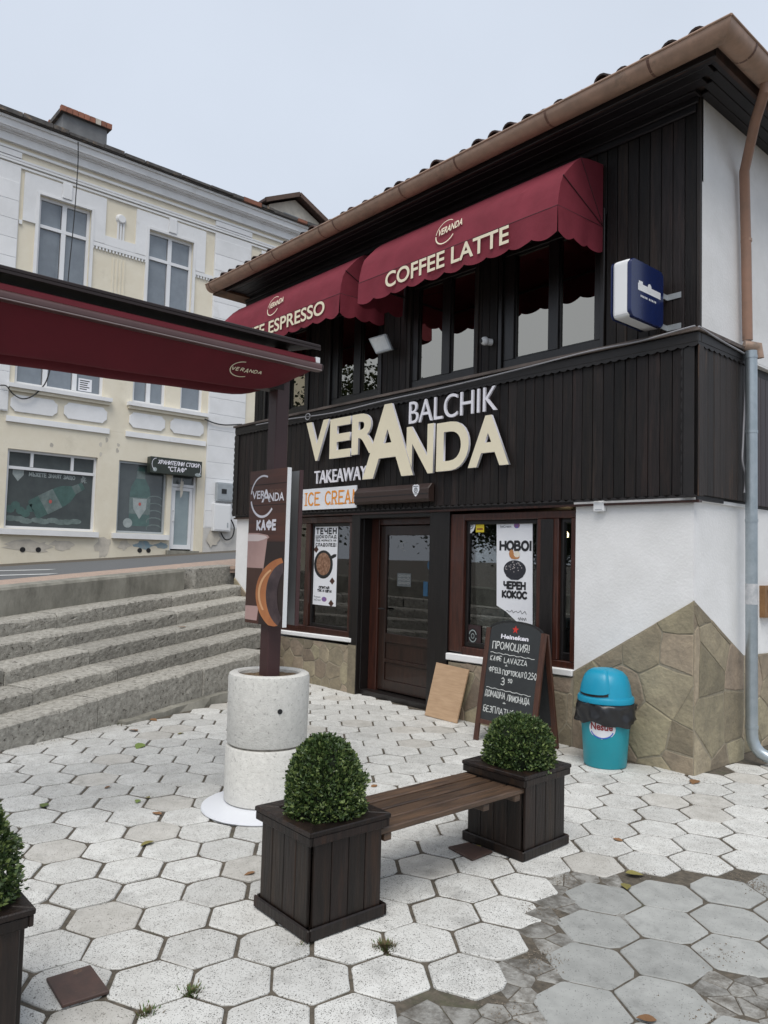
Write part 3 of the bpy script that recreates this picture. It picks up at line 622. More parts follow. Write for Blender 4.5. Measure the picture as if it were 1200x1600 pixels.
for a, b in WINS:
    fo = window(a, b, 8.05, 10.5, 2, 9.75)
    s_ = MB(); o_ = .38
    yb(s_, a-o_, a-.04, 9.72, 10.95, 0, .045); yb(s_, b+.04, b+o_, 9.72, 10.95, 0, .045); yb(s_, a-.04, b+.04, 10.54, 10.95, 0, .045)
    s_.build('surround', ywhite_m, tb)
    for u, v in ((a-.075, a-.005), (b+.005, b+.075)): part('jamb_moulding', u, v, 8.0, 10.56, 0, .06, ywhite_m)
    part('head_moulding', a-.005, b+.005, 10.505, 10.57, 0, .062, ywhite_m)
    part('keystone', (a+b)/2-.12, (a+b)/2+.12, 10.58, 10.99, .045, .09, ywhite_m, bevel=.01)
    part('sill', a-.2, b+.2, 7.93, 8.04, 0, .14, ywhite_m)
for a, b in ((5.24, 5.31), (7.04, 8.56), (9.99, 10.58), (11.9, 12.5)):
    part('dentil_band', a, b, 9.60, 9.70, 0, .05, ywhite_m)
    k_ = MB(); y = a+.02
    while y < b-.05: yb(k_, y, y+.045, 9.53, 9.60, 0, .045); y += .09
    k_.build('dentils', ywhite_m, tb)
part('panel', 7.38, 8.22, 9.71, 9.95, 0, .047, ywhite_m)
m_ = MB(); fr = Frame((XB, 7.62, 9.95), (XB, 8.0, 9.95), (XB, 7.62, 10.75))
for k in range(3): yb(m_, 7.70+k*.075, 7.75+k*.075, 9.95, 10.42, 0, .04)
m_.tube([(XB, 7.80, 10.52), (XB+.09, 7.80, 10.52)], [.15, .10], 16); m_.build('roundel', ywhite_m, tb, bevel=.005)
m_ = MB()
for k in range(4): yb(m_, 7.63+k*.1, 7.67+k*.1, 8.05, 9.42, 0, .018)
m_.build('fluting', yellow_m, tb)
# middle storey
for a, b, n in MIDW: window(a, b, 5.62, 7.4, n, None, farpane_m)
for a, b in ((5.2, 7.75), (8.2, 10.58)):
    part('sill', a, b, 5.50, 5.60, 0, .16, ywhite_m); part('sill_moulding', a+.03, b-.03, 5.42, 5.50, 0, .09, yellow_m)
    part('string_course', a, b, 4.66, 4.80, 0, .05, ywhite_m)
    h = (b-a)/2
    for k in range(2):
        y0, y1 = a+k*h+.08, a+(k+1)*h-.08; z0, z1 = 4.92, 5.34; q = .11; m_ = MB()
        m_.prism([(XB, y0+q, z0), (XB, y1-q, z0), (XB, y1-q*.6, z0+q*.5), (XB, y1, z0+q), (XB, y1, z1-q), (XB, y1-q*.6, z1-q*.5), (XB, y1-q, z1), (XB, y0+q, z1), (XB, y0+q*.6, z1-q*.5), (XB, y0, z1-q), (XB, y0, z0+q), (XB, y0+q*.6, z0+q*.5)], (.04, 0, 0)); m_.build('panel', ywhite_m, tb, bevel=.008)
part('notice', 6.93, 7.28, 5.72, 6.05, -.118, -.112, sheet_m)
m_ = MB()
for k in range(5): yb(m_, 6.97, 7.24-rnd.uniform(0,.1), 5.76+k*.055, 5.785+k*.055, -.112, -.111)
m_.build('notice_print', ink_m, tb)
# street storey: shop windows, door
shop_bot = M('window_film_green', (.075,.145,.132), (.055,.10,.095), 5, .15, rand=0, spec=.6); film2 = M('window_film_pale', (.17,.215,.21), (.10,.135,.13), 6, .15, rand=0, spec=.6)
filmw = M('window_film_white', (.36,.40,.40), (.26,.30,.30), 8, .2, rand=0)
for k, (a, b) in enumerate(SHOP):
    f = MB(); z0, z1 = 2.05, 4.0
    pane_frame(f, a, b, z0, z1, 1, 3.55 if k == 0 else None, t=.06)
    if k == 0:
        for q in (.27, .72): yb(f, a+(b-a)*q-.035, a+(b-a)*q+.035, 3.6, 3.94, -.15, -.085)
    fo = f.build('shop_window', pvc_m if k == 0 else grey_pl, tb)
    part('pane', a+.06, b-.06, z0+.06, z1-.06, -.14, -.135, darkpane_m, fo)
    fr = Frame((XB-.134, a+.06, z0+.06), (XB-.134, b-.06, z0+.06), (XB-.134, a+.06, z1-.06))
    A_, B_, C_ = MB(), MB(), MB(); W_ = b-a-.12
    def bottle(mb, cx, cy, ang, s_, d, prof):
        ca, sa = math.cos(ang), math.sin(ang)
        pts = [(x, y) for x, y in prof]+[(-x, y) for x, y in prof[::-1]]
        mb.poly([fr.m(cx+(x*ca-y*sa)*s_, cy+(x*sa+y*ca)*s_, d) for x, y in pts])
    prof = [(.16,0),(.18,.03),(.18,.55),(.16,.66),(.075,.82),(.065,1.0)]
    lab = [(.185,.2),(.185,.48)]; neck = [(.08,.8),(.07,.93)]
    if k == 0:
        bottle(A_, .62, .42, R(-60), 1.42, .002, prof); bottle(B_, .62, .42, R(-60), 1.42, .004, lab); bottle(B_, .62, .42, R(-60), 1.42, .004, neck)
        for q in range(9): disc(B_, fr, .12+.2*q+rnd.uniform(-.05,.05), .12+rnd.uniform(0,.08), .16, .07, .001+.0002*q, 10)
        for q in range(7): disc(A_, fr, .1+.12*q, .42+.1*math.sin(q*1.7), .11, .10, .0012+.0002*q, 9)
        stext(C_, fr, 'МЪЖЕТЕ ЗНАЯТ ЗАЩО', .5, 1.27, 1.12, .085, .022, .004)
        C_.build('lettering_print', filmw, fo); C_ = MB()
        for cx in (.24,): C_.poly([fr.m(cx+x*.13, 1.28+y*.15, .003) for x, y in ((-1,1),(1,1),(1,0),(0,-1.1),(-1,0))])
        C_.build('shield_print', filmw, fo); C_ = MB()
        for q in range(10): stroke(C_, fr, [(1.85+rnd.uniform(-.08,.08), 1.28+rnd.uniform(-.1,.1)) for _ in range(3)], .012, .003)
    else:
        bottle(A_, .62, .15, 0, 1.62, .002, prof); bottle(B_, .62, .15, 0, 1.62, .004, lab); N2_ = MB(); bottle(N2_, .62, .15, 0, 1.62, .004, neck); N2_.build('neck_print', film2, fo)
        for q in range(5): U_ = MB(); stroke(U_, fr, arc(1.05, .9-.2*q, .22, .1, 200, 20, 6), .03, .003); U_.build('scroll_print', film2, fo)
        C_.poly([fr.m(.62+x*.2, .62+y*.28, .006) for x, y in ((-1,1),(1,1),(.9,0),(0,-1),(-.9,0))]); disc(C_, fr, .3, .22, .13, .13, .004, 14)
    A_.build('bottle_print', shop_bot, fo); B_.build('label_print', film2, fo); C_.build('lettering_print', filmw, fo)
    RD_ = MB(); disc(RD_, fr, .62 if k else 1.04, .75 if k else .66, .04, .05, .0075, 8); RD_.build('emblem_print', M('film_red', (.42,.10,.09), rough=.3, rand=0), fo)
    part('sill', a-.12, b+.08, 1.90, 2.04, 0, .12, ywhite_m)
# glazed white door with transom
f = MB(); a, b = DOORY
yb(f, a, b, 3.93, 4.0, -.2, -.08); yb(f, a, a+.07, 1.62, 3.93, -.2, -.08); yb(f, b-.07, b, 1.62, 3.93, -.2, -.08); yb(f, a+.07, b-.07, 3.42, 3.50, -.2, -.08)
fo = f.build('shop_door', pvc_m, tb)
lf = MB(); yb(lf, a+.08, a+.17, 1.66, 3.41, -.18, -.1); yb(lf, b-.17, b-.08, 1.66, 3.41, -.18, -.1); yb(lf, a+.17, b-.17, 1.66, 1.78, -.18, -.1); yb(lf, a+.17, b-.17, 3.32, 3.41, -.18, -.1); lf.build('leaf', pvc_m, fo)
part('pane', a+.17, b-.17, 1.78, 3.32, -.15, -.14, M('frosted_pane', (.30,.36,.38), (.25,.31,.33), 2, .15, rand=0), fo)
part('transom_pane', a+.07, b-.07, 3.5, 3.93, -.15, -.14, darkpane_m, fo)
m_ = MB(); m_.tube([(XB-.1,a+.125,2.45),(XB-.03,a+.125,2.45),(XB-.03,a+.125,2.75),(XB-.1,a+.125,2.75)], .012, 8); m_.build('handle', white_pl, fo)
part('step', a-.1, b+.1, 1.45, 1.62, -.3, .1, wallconc, fo)
# weathered plinth with bare patches
def patch(cy, cz, ry, rz, mat, n=16, d=.006, name='bare_patch'):
    m_ = MB(); m_.poly([(XB+d, cy+ry*math.cos(6.283*k/n)*rnd.uniform(.55,1.15), cz+rz*math.sin(6.283*k/n)*rnd.uniform(.55,1.15)) for k in range(n)]); return m_.build(name, mat, tb)
patch(5.9, 1.62, .62, .17, grime_m); patch(6.7, 1.68, .35, .14, grime_m); patch(7.75, 1.68, .24, .33, grime_m); patch(8.3, 1.72, .2, .14, grime_m); patch(9.35, 1.75, .25, .09, blupatch_m); patch(8.85, 1.74, .3, .12, blupatch_m); patch(9.9, 3.4, .06, .3, grime_m, d=.003)
patch(10.9, 2.0, .25, .3, grime_m, d=.09)
part('lower_strip', 10.62, 11.85, .8, 2.3, 0, .062, M('grey_lower_render', (.60,.585,.56), (.50,.49,.47), 3, .85, .2, rand=0))
for y in (5.75, 6.12, 8.75, 9.0): m_ = MB(); m_.tube([(XB+.002,y,1.52+.02*(y-5)),(XB+.012,y,1.52+.02*(y-5))], .065, 12); m_.build('vent_hole', black_m, tb)
for y, z in ((7.55,4.35),(7.56,4.1),(8.02,4.4),(8.0,4.25),(6.3,4.2),(7.7,4.5)): patch(y, z, .05, .07, grime_m, 9, .004)
# chimney and dormer
ch = MB(); ch.box(XB-1.3, XB-.3, 6.25, 7.42, 12.0, 13.0); ch.build('chimney', M('grey_chimney_render', (.20,.205,.21), (.15,.155,.16), 3, .85, rand=0), roof)
for k in range(9):
    for q in range(2): m_ = MB(); yb(m_, 6.16+k*.151, 6.16+k*.151+.14, 13.005, 13.15, -.3-.95*q, .06-.3-.95*q+.05); m_.build('chimney_brick', brick_m if rnd.random() < .7 else grime_m, roof)
m_ = MB(); m_.box(XB-1.2, XB-.22, 6.17, 7.5, 13.0, 13.12); m_.build('chimney_cap', roofing_m, roof)
d_ = MB(); xd = XB-.8
d_.prism([(xd,12.95,12.1),(xd,14.95,12.1),(xd,14.95,12.95),(xd,13.95,13.42),(xd,12.95,12.95)], (-2.5, 0, 0)); do = d_.build('dormer', grime_m, tb)
m_ = MB(); m_.box(xd-.02, xd+.03, 13.5, 14.4, 12.2, 12.85); m_.build('dormer_window', farpane_m, do)
m_ = MB()
for s_ in (-1, 1):
    a, b = Vector((xd+.25, 13.95, 13.52)), Vector((xd+.25, 13.95+s_*1.3, 12.90)); m_.prism([a, b, b+Vector((0,0,.09)), a+Vector((0,0,.09))], (-2.9, 0, 0))
m_.build('dormer_roof', tile_m, do)
for s_ in (-1, 1):
    m_ = MB(); m_.bar((xd+.27, 13.95, 13.53), (xd+.27, 13.95+s_*1.3, 12.91), .05, .14); m_.build('barge_board', M('weathered_brown_wood', (.12,.075,.055), (.08,.05,.04), 6, .8, rand=.2), do)
# things fixed to that building
sg = thing('shop_sign', (XB+.1, 9.5, 3.9), 'dark board sign above the white shop door across the street', 'sign')
q = [PX(x, y, XB+.25) for x, y in ((236,709),(316,726),(316,737),(236,728))]
y0, y1 = q[0].y, q[1].y
m_ = MB(); m_.box(XB+.02, XB+.25, y0, y1, 3.72, 4.17); m_.build('board', M('sign_dark_green', (.030,.038,.030), (.022,.028,.022), 3, .4, rand=0), sg, bevel=.01)
fr = Frame((XB+.252, y0, 3.72), (XB+.252, y1, 3.72), (XB+.252, y0, 4.17)); wd = y1-y0
m_ = MB(); stext(m_, fr, 'ХРАНИТЕЛНИ СТОКИ', wd*.14, .27, wd*.78, .10, .020, .002, slant=.2); stext(m_, fr, '"СТАФ"', wd*.34, .09, wd*.34, .12, .024, .002)
stroke(m_, fr, arc(.16, .25, .12, .16, 90, 250), .014, .002); stroke(m_, fr, arc(wd-.12, .22, .08, .16, -80, 90), .014, .002); m_.build('lettering', white_m, sg)
m_ = MB(); disc(m_, fr, .13, .10, .06, .06, .002, 10); disc(m_, fr, wd-.12, .06, .1, .05, .002, 10); m_.build('corner_print', filmw, sg)
def meter(name, x0, y0, x1, y1, mat, label, dial):
    a, b = PX(x0, y0, XB+.2), PX(x1, y1, XB+.2); t = thing(name, (XB+.2, a.y, b.z), label, 'meter box')
    m_ = MB(); m_.box(XB+.06, XB+.2, a.y, b.y, b.z, a.z); m_.build('case', mat, t, bevel=.012)
    m_ = MB(); m_.box(XB+.2, XB+.212, a.y+.04, b.y-.04, b.z+.04, a.z-.04); m_.build('cover', mat, t, bevel=.006)
    if dial:
        m_ = MB(); m_.box(XB+.2125, XB+.22, a.y+.14, a.y+.30, b.z+.22, b.z+.36); m_.build('dial_window', black_m, t)
    m_ = MB(); m_.box(XB+.2125, XB+.222, b.y-.13, b.y-.09, b.z+.12, b.z+.26); m_.build('lock', black_m if dial else grey_pl, t)
    return t
meter('meter_box', 340, 753, 371, 785, grey_pl, 'grey electricity meter box with dial on the building across the street', True)
meter('meter_cabinet', 335, 786, 360, 831, white_pl, 'white electrical cabinet below the grey meter box across the street', False)
def cable(name, pts, r, mat, label, cat='cable', parent=None):
    m_ = MB(); P = [Vector(p) for p in pts]; out = []
    for i in range(len(P)-1):
        p0, p1, p2, p3 = P[max(i-1,0)], P[i], P[i+1], P[min(i+2,len(P)-1)]
        for k in range(5):
            t = k/5; out.append(.5*((2*p1)+(p2-p0)*t+(2*p0-5*p1+4*p2-p3)*t*t+(3*p1-p0-3*p2+p3)*t**3))
    out.append(P[-1]); m_.tube(out, r, 6)
    return tag(m_.build(name, mat, parent, smooth=True), label, cat)
cable('cable', [PX(x, y, XB+d) for x, y, d in ((122,222,.55),(122,252,.5),(119,300,.5),(115,350,.45),(108,420,.45),(104,470,.4))], .014, black_m, 'thin black cable hanging down the yellow facade from the roof')
cable('cable', [PX(x, y, XB+.12) for x, y in ((0,602),(10,603),(20,615),(35,623),(52,618),(70,600),(78,578))], .016, black_m, 'black cable looping below the first floor sill across the street')
cable('cable', [PX(x, y, XB+.12) for x, y in ((320,655),(335,661),(352,664),(378,663))], .02, black_m, 'dark cable crossing the white corner strip across the street')
cable('conduit', [PX(x, y, XB+.15) for x, y in ((361,812),(366,825),(362,840),(352,843),(345,832))], .02, black_m, 'black conduit curling out under the white electrical cabinet')

# ================================================================== CAFE BUILDING
cafe = thing('cafe_building', (-6.3, YF, 0), 'two storey cafe with white plaster base, dark timber balcony and overhanging eaves', 'building')
YW = YF+.15; XW = -2.87                    # upper front wall and upper side wall
w_ = MB(); f0 = YF+.015
w_.box(-3.93, XR-.015, f0, YF+.35, 0, 2.125); w_.box(XR-.315, XR-.015, YF+.35, 6.60, 0, 2.125); w_.box(XR-.40, XR-.10, 6.60, 12, 0, 2.125)
w_.box(XL, -8.55, f0, YF+.35, 0, 2.1)
w_.box(-8.55, -7.05, f0+.001, YF+.30, 0, .50); w_.box(-5.43, -3.93, f0+.001, YF+.30, 0, .52)
w_.box(XL, XL+.3, YF+.35, 12, 0, 5.4); w_.box(XL+.3, XR-.4, 11.7, 12, 0, 5.4)
w_.build('wall', plaster, cafe)
u_ = MB(); u_.box(XW-.3, XW, YW+.02, 12, 3.40, 5.46); u_.build('upper_side_wall', plaster, cafe)
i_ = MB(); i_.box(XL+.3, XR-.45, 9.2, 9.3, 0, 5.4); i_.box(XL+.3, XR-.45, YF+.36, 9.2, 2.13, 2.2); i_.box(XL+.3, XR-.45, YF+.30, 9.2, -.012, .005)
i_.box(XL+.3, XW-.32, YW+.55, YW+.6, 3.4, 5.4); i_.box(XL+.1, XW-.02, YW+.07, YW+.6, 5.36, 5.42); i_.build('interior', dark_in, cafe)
l_ = MB()
for a, b, d in ((-8.56, -7.04, .016), (-5.44, -3.92, .016)):
    l_.box(a, b, YF-.03, YF+.32, .0, .0) if False else None
s_ = MB()
s_.prism([(-8.6, YF-.02, .545), (-7.0, YF-.02, .585), (-7.0, YF-.02, .635), (-8.6, YF-.02, .60)], (0, .30, 0)); s_.build('window_sill', plaster, cafe, bevel=.008)
s_ = MB(); s_.prism([(-5.46, YF-.015, .57), (-3.935, YF-.015, .60), (-3.935, YF-.015, .66), (-5.46, YF-.015, .64)], (0, .30, 0)); s_.build('window_sill', plaster, cafe, bevel=.008)
c_ = MB(); c_.box(-3.935, XR+.012, YF-.012, YF+.1, 2.10, 2.125); c_.box(XR-.1, XR+.0125, YF+.1, 6.62, 2.1005, 2.1255); c_.build('wall_trim', plaster, cafe)

# ---- flagstone cladding: each stone its own piece on a mortar bed
def cladding(region, to3, nrm, sx, sz, mseed, name='stone_cladding'):
    rr = random.Random(mseed)
    mb = MB(); N_ = Vector(nrm); mb.prism([to3(u, v-(.008 if v > .3 else 0))-N_*.0025 for u, v in region], N_*-.012); base = mb.build(name, mortar_m, cafe)
    us = [p[0] for p in region]; vs = [p[1] for p in region]; sites = []; j = 0; v = min(vs)
    while v < max(vs)+sz:
        u = min(us)-(sx/2 if j % 2 else 0)
        while u < max(us)+sx: sites.append((u+rr.uniform(-.42,.42)*sx, v+rr.uniform(-.42,.42)*sz)); u += sx
        v += sz; j += 1
    reg_ = list(region) if area(region) > 0 else list(region)[::-1]
    for c in voronoi(sites, reg_):
        if area(c) < 0: c = c[::-1]
        c = inset(c, rr.uniform(.003, .008))
        if len(c) < 3 or area(c) < .0012: continue
        c2 = [];                                           # uneven broken edges
        for i in range(len(c)):
            a, b = c[i], c[(i+1) % len(c)]; c2.append(a)
            if math.hypot(b[0]-a[0], b[1]-a[1]) > .12: c2.append(((a[0]+b[0])/2+rr.uniform(-.006,.006), (a[1]+b[1])/2+rr.uniform(-.006,.006)))
        vmax = max(p[1] for p in c2); c2 = [(u+(rr.uniform(-.006,.006) if v > .05 and min(us)+.02 < u < max(us)-.02 else 0), v-(rr.uniform(0,.016) if v > .5 else 0)) for u, v in c2]
        cx = sum(p[0] for p in c2)/len(c2); cz = sum(p[1] for p in c2)/len(c2); h = rr.uniform(.0005, .0045)
        m_ = MB(); lo_ = [to3(u, v)-N_*.006 for u, v in c2]; mid = [to3(u, v)+N_*(h-.003) for u, v in c2]; top = [to3(cx+(u-cx)*.955, cz+(v-cz)*.955)+N_*(h+rr.uniform(-.0015,.0015)) for u, v in c2]
        n = len(c2); m_.grid([lo_, mid, top], True)
        ctr = to3(cx, cz)+N_*(h+rr.uniform(-.001,.002)); k0 = len(m_.v); m_.v.append(tuple(ctr))
        for i in range(n): m_.f.append((2*n+i, 2*n+(i+1) % n, k0)); m_.mi.append(0)
        m_.build('stone', stone_m, base)
    return base
fr3 = lambda u, v: Vector((u, YF, v)); sd3 = lambda u, v: Vector((XR, u, v)); sd4 = lambda u, v: Vector((XR-.085, u, v))
cladding([(-3.93,-.01),(XR-.002,-.01),(XR-.002,1.335),(-3.93,.655)], fr3, (0,-1,0), .40, .30, 3)
cladding([(-5.43,-.01),(-3.932,-.01),(-3.932,.60),(-5.43,.56)], fr3, (0,-1,0), .34, .30, 5)
cladding([(-8.56,-.01),(-7.0,-.01),(-7.0,.555),(-8.56,.53)], fr3, (0,-1,0), .22, .19, 8)
cladding([(XL,-.01),(-8.562,-.01),(-8.562,.53),(XL,1.25)], fr3, (0,-1,0), .26, .22, 9)
cladding([(YF+.002,-.01),(6.57,-.01),(6.57,.86),(YF+.002,1.335)], sd3, (1,0,0), .46, .36, 12)
cladding([(6.60,-.01),(8.6,-.01),(8.6,.80),(6.60,.84)], sd4, (1,0,0), .34, .30, 14)

# ---- balcony box clad in narrow dark boards
BF = YF-.03                                # board face
bal = MB(); bal.box(XL-.02, XR+.02, BF+.024, YW+.3, 2.105, 3.40); bal.box(XR-.3, XR+.0, YW+.3, 6.62, 2.105, 3.40); bal.box(XR-.3, XR-.085, 6.62, 12, 2.13, 3.40)
balc = bal.build('balcony', trim_m, cafe)
bw = .1045
def board(L, name='board', wd=bw, th=.02):
    m_ = MB(); m_.box(-wd/2+.003, wd/2-.003, 0, th, 0, L); return m_.mesh(name, board_m, bevel=.0035)
bme = [board(1.17, wd=bw) for k in range(1)]
n = int((XR-XL)/bw); x0 = XL+.03
for k in range(n):
    x = x0+bw*(k+.5)
    if x > XR-.03: break
    inst('board', bme[0], balc, (x, BF+rnd.uniform(-.0015,.0015), 2.145))
m_ = MB(); m_.box(0, .02, -bw/2+.003, bw/2-.003, 0, 1.17); sme = m_.mesh('board', board_b, bevel=.0035)
for k in range(9): inst('board', sme, balc, (XR+.022+rnd.uniform(-.0015,.0015), YF+.045+bw*(k+.5)-.02, 2.145))
m_ = MB(); m_.box(0, .02, -bw/2+.003, bw/2-.003, 0, 1.17); sme2 = m_.mesh('board', M('purple_brown_boards', (.040,.026,.028), (.025,.017,.019), 5, .5, .3, stretch=(9,9,.7), rand=.25), bevel=.0035)
for k in range(16): inst('board', sme2, balc, (XR-.085, 6.70+bw*k, 2.145))
def scallop(p, q, pitch, drop, nrm, th, name, parent, mat=trim_m, top=.03):
    p, q, nrm = Vector(p), Vector(q), Vector(nrm); L = (q-p).length; t = (q-p)/L; n = int(L/pitch); pts = []
    dn = nrm.cross(t); dn = dn if dn.length else Vector((0,0,-1))
    if abs(t.z) < .5: dn = Vector((0,0,-1))
    for k in range(n):
        for a in range(6): u = a/6; pts.append(p+t*((k+u)*L/n)+dn*(drop*math.sin(math.pi*u)))
    pts.append(q); m_ = MB(); m_.prism([p-dn*top]+pts+[q-dn*top], nrm*th); return m_.build(name, mat, parent)
scallop((XL-.02, BF-.0165, 3.315), (XR+.055, BF-.0165, 3.315), .085, .015, (0,-1,0), .010, 'scallop_trim', balc)
scallop((XR+.0425, BF-.02, 3.315), (XR+.0425, 6.62, 3.315), .085, .015, (1,0,0), .010, 'scallop_trim', balc)
scallop((XL-.02, BF-.0165, 2.125), (XR+.055, BF-.0165, 2.125), .085, -.02, (0,-1,0), .012, 'scallop_trim', balc, top=.0)
for x in (XL+.012, XR-.03):
    m_ = MB(); m_.box(x-.045, x+.045, BF-.016, BF-.001, 2.13, 3.31); m_.build('corner_trim', trim_m, balc, bevel=.004)
    s2 = MB(); pts = []
    for k in range(14):
        for a in range(5): u = a/5; pts.append(Vector((x-.045-.018*math.sin(math.pi*u), BF-.014, 2.14+(k+u)*1.17/14)))
    pts = [Vector((x-.045, BF-.014, 2.13))]+pts+[Vector((x-.045, BF-.014, 3.31))]; s2.prism(pts, (0,-.006,0)); s2.build('corner_scallop', trim_m, balc)
m_ = MB(); m_.box(XR+.0435, XR+.058, BF-.016, BF+.06, 2.13, 3.31); m_.build('corner_trim', board_b, balc, bevel=.004)
m_ = MB(); m_.box(XL-.03, XR+.056, BF-.03, BF+.02, 3.33, 3.415); m_.build('top_rail', trim_m, balc, bevel=.008)
m_ = MB(); m_.box(XR+.0, XR+.056, BF+.021, 6.63, 3.331, 3.416); m_.build('top_rail', trim_m, balc, bevel=.008)
m_ = MB(); m_.box(XL-.05, XR+.075, BF-.05, YW+.1, 3.417, 3.445); m_.box(XW-.1, XR+.075, YW+.101, 6.64, 3.4172, 3.4452); m_.build('ledge', M('weathered_ledge', (.15,.12,.105), (.05,.04,.035), 5, .7, .3, stretch=(.5,6,3), rand=0), balc)
m_ = MB(); m_.box(XL-.02, XR+.05, BF-.002, YF+.02, 2.085, 2.1045); m_.build('bottom_rail', red_m, balc)
m_ = MB(); m_.box(XR-.3, XR-.03, 6.65, 12, 3.417, 3.445); m_.build('ledge', plaster, balc)

# ---- upper front wall of boards, with four paired windows
up_ = MB(); up_.box(XL+.05, XW, YW+.022, YW+.045, 4.72, 5.46); up_.build('upper_wall', frame_m, cafe)
upw = [o for o in cafe.children if o.name.startswith('upper_wall')][0]
BAYS = [(-4.92,-3.79,(-4.79,-4.37),(-4.26,-3.86)), (-6.26,-5.28,(-6.17,-5.79),(-5.67,-5.32)), (-7.76,-6.80,(-7.64,-7.32),(-7.19,-6.86)), (-9.28,-8.28,(-9.16,-8.83),(-8.71,-8.36))]
bfull = board(1.98, wd=bw); btop = board(.72, wd=bw)
k = 0; x = XW-.03-bw/2
while x > XL+.1:
    bay = any(a-.02 < x < b+.02 for a, b, *_ in BAYS)
    inst('board', btop if bay else bfull, upw, (x, YW+rnd.uniform(-.0015,.0015), 4.72 if bay else 3.446)); x -= bw
m_ = MB(); m_.box(XW-.028, XW+.004, YW-.012, YW+.02, 3.446, 5.44); m_.build('corner_board', board_b, upw, bevel=.004)
for a, b, p1, p2 in BAYS:
    z0, z1, pz0, pz1 = 3.446, 4.74, 3.595, 4.66
    f = MB(); d0, d1 = YW+.01, YW+.075
    f.box(a, b, d0, d1, z0, pz0); f.box(a, b, d0, d1, pz1, z1)
    for u, v in ((a, p1[0]), (p1[1], p2[0]), (p2[1], b)): f.box(u, v, d0+.002, d1, pz0, pz1)
    fo = f.build('upper_window', frame_m, cafe, bevel=.004)
    for e0, e1 in ((a-.045, a-.002), (b+.002, b+.045)): m_ = MB(); m_.box(e0, e1, YW-.02, YW+.03, z0, z1+.04); m_.build('casing', board_b if a == -6.26 else frame_m, fo, bevel=.005)
    for u, v in (p1, p2):
        m_ = MB(); tl = rnd.uniform(-.003,.003); m_.add([(u-.01, YW+.05+tl, pz0-.01), (v+.01, YW+.05-tl, pz0-.01), (v+.01, YW+.05-tl, pz1+.01), (u-.01, YW+.05+tl, pz1+.01)], [(0,1,2,3)]); m_.build('pane', glass_u, fo)
        m_ = MB()
        for (e0, e1, g0, g1) in ((u, v, pz0, pz0+.02), (u, v, pz1-.02, pz1), (u, u+.018, pz0+.02, pz1-.02), (v-.018, v, pz0+.02, pz1-.02)): m_.box(e0, e1, YW+.035, YW+.049, g0, g1)
        m_.build('bead', frame_m, fo)

# ---- eaves, roof, gutters
ZS = 5.42
YG, XG = 5.292, -2.432                       # gutter centre lines
roofo = MB(); r0 = [(-10.02, 5.34, 5.54), (XG-.05, 5.34, 5.54), (XG-.05, 13, 5.54), (-10.02, 13, 5.54)]
apex = [(-7.5, 9.0, 6.75), (-5.0, 9.0, 6.75)]
roofo.add(r0+apex, [(0,1,5,4), (1,2,5), (2,3,4,5), (3,0,4)]); roofo.poly([(p[0], p[1], 5.47) for p in r0][::-1]); roofo.box(-10.02, XG-.11, 5.401, 5.43, 5.40, 5.54); roofo.box(XG-.14, XG-.111, 5.43, 13, 5.40, 5.54); roofo.box(-10.019, -9.99, 5.43, 9, 5.40, 5.54)
roof2 = roofo.build('roof', tile_m, cafe)
for k in range(4):                         # soffit boards along the front, stepping down to the wall
    y0 = 5.402+k*.108; m_ = MB(); m_.box(-10.0, XG-.112-.106*k, y0, y0+.104, ZS+(.0 if k < 3 else -.012), ZS+.025); m_.build('soffit_board', soffit_m, roof2, bevel=.004)
for k in range(4):                         # and along the side
    x1 = XG-.112-k*.085; m_ = MB(); m_.box(x1-.081, x1, 5.51+k*.108, 12.5, ZS+.001, ZS+.026); m_.build('soffit_board', soffit_m, roof2, bevel=.004)
m_ = MB(); m_.box(-9.9, XW-.03, YW-.03, YW-.002, 5.30, 5.41); m_.box(-9.9, XW-.0, YW-.055, YW-.031, 5.355, 5.415); m_.build('eave_moulding', soffit_m, roof2, bevel=.008)
m_ = MB(); m_.box(-10.01, XG-.10, 5.383, 5.4005, 5.385, 5.47); m_.build('fascia', soffit_m, roof2, bevel=.006)
m_ = MB(); m_.box(-10.03, -9.75, 5.33, 9, 5.385, 5.418); m_.build('left_soffit', M('bare_soffit_wood', (.20,.12,.07), (.10,.065,.045), 4, .8, rand=0), roof2)
def tile_mesh(L, r):
    m_ = MB(); rows = []
    for u in (0, 1):
        rows.append([(r*(1-.12*u)*math.cos(math.pi*i/8), u*L, r*(1-.12*u)*math.sin(math.pi*i/8)) for i in range(9)])
        rows.append([]) if False else None
    m_.grid(rows); ri = [(x*.82, y, z*.82) for x, y, z in rows[0]]; m_.grid([rows[0], ri]); return m_.mesh('roof_tile', tile_m, smooth=False)
tm = tile_mesh(.42, .085)
slope = math.atan2(6.75-5.54, 9-5.28)
x = -9.95
while x < XG-.02:
    for rw_ in range(2): inst('roof_tile', tm, roof2, (x+rnd.uniform(-.02,.02), 5.245+rnd.uniform(-.02,.03)+rw_*.36, 5.497+rw_*.36*math.tan(slope)+rnd.choice((-.03,-.02,-.005,.01))+rw_*.02), (slope, 0, R(rnd.uniform(-4,4))))
    x += rnd.choice((.185, .19, .2, .2))
y = 5.5
while y < 8: inst('roof_tile', tm, roof2, (XG+.02, y, 5.48), (R(17), 0, R(90))); y += .2
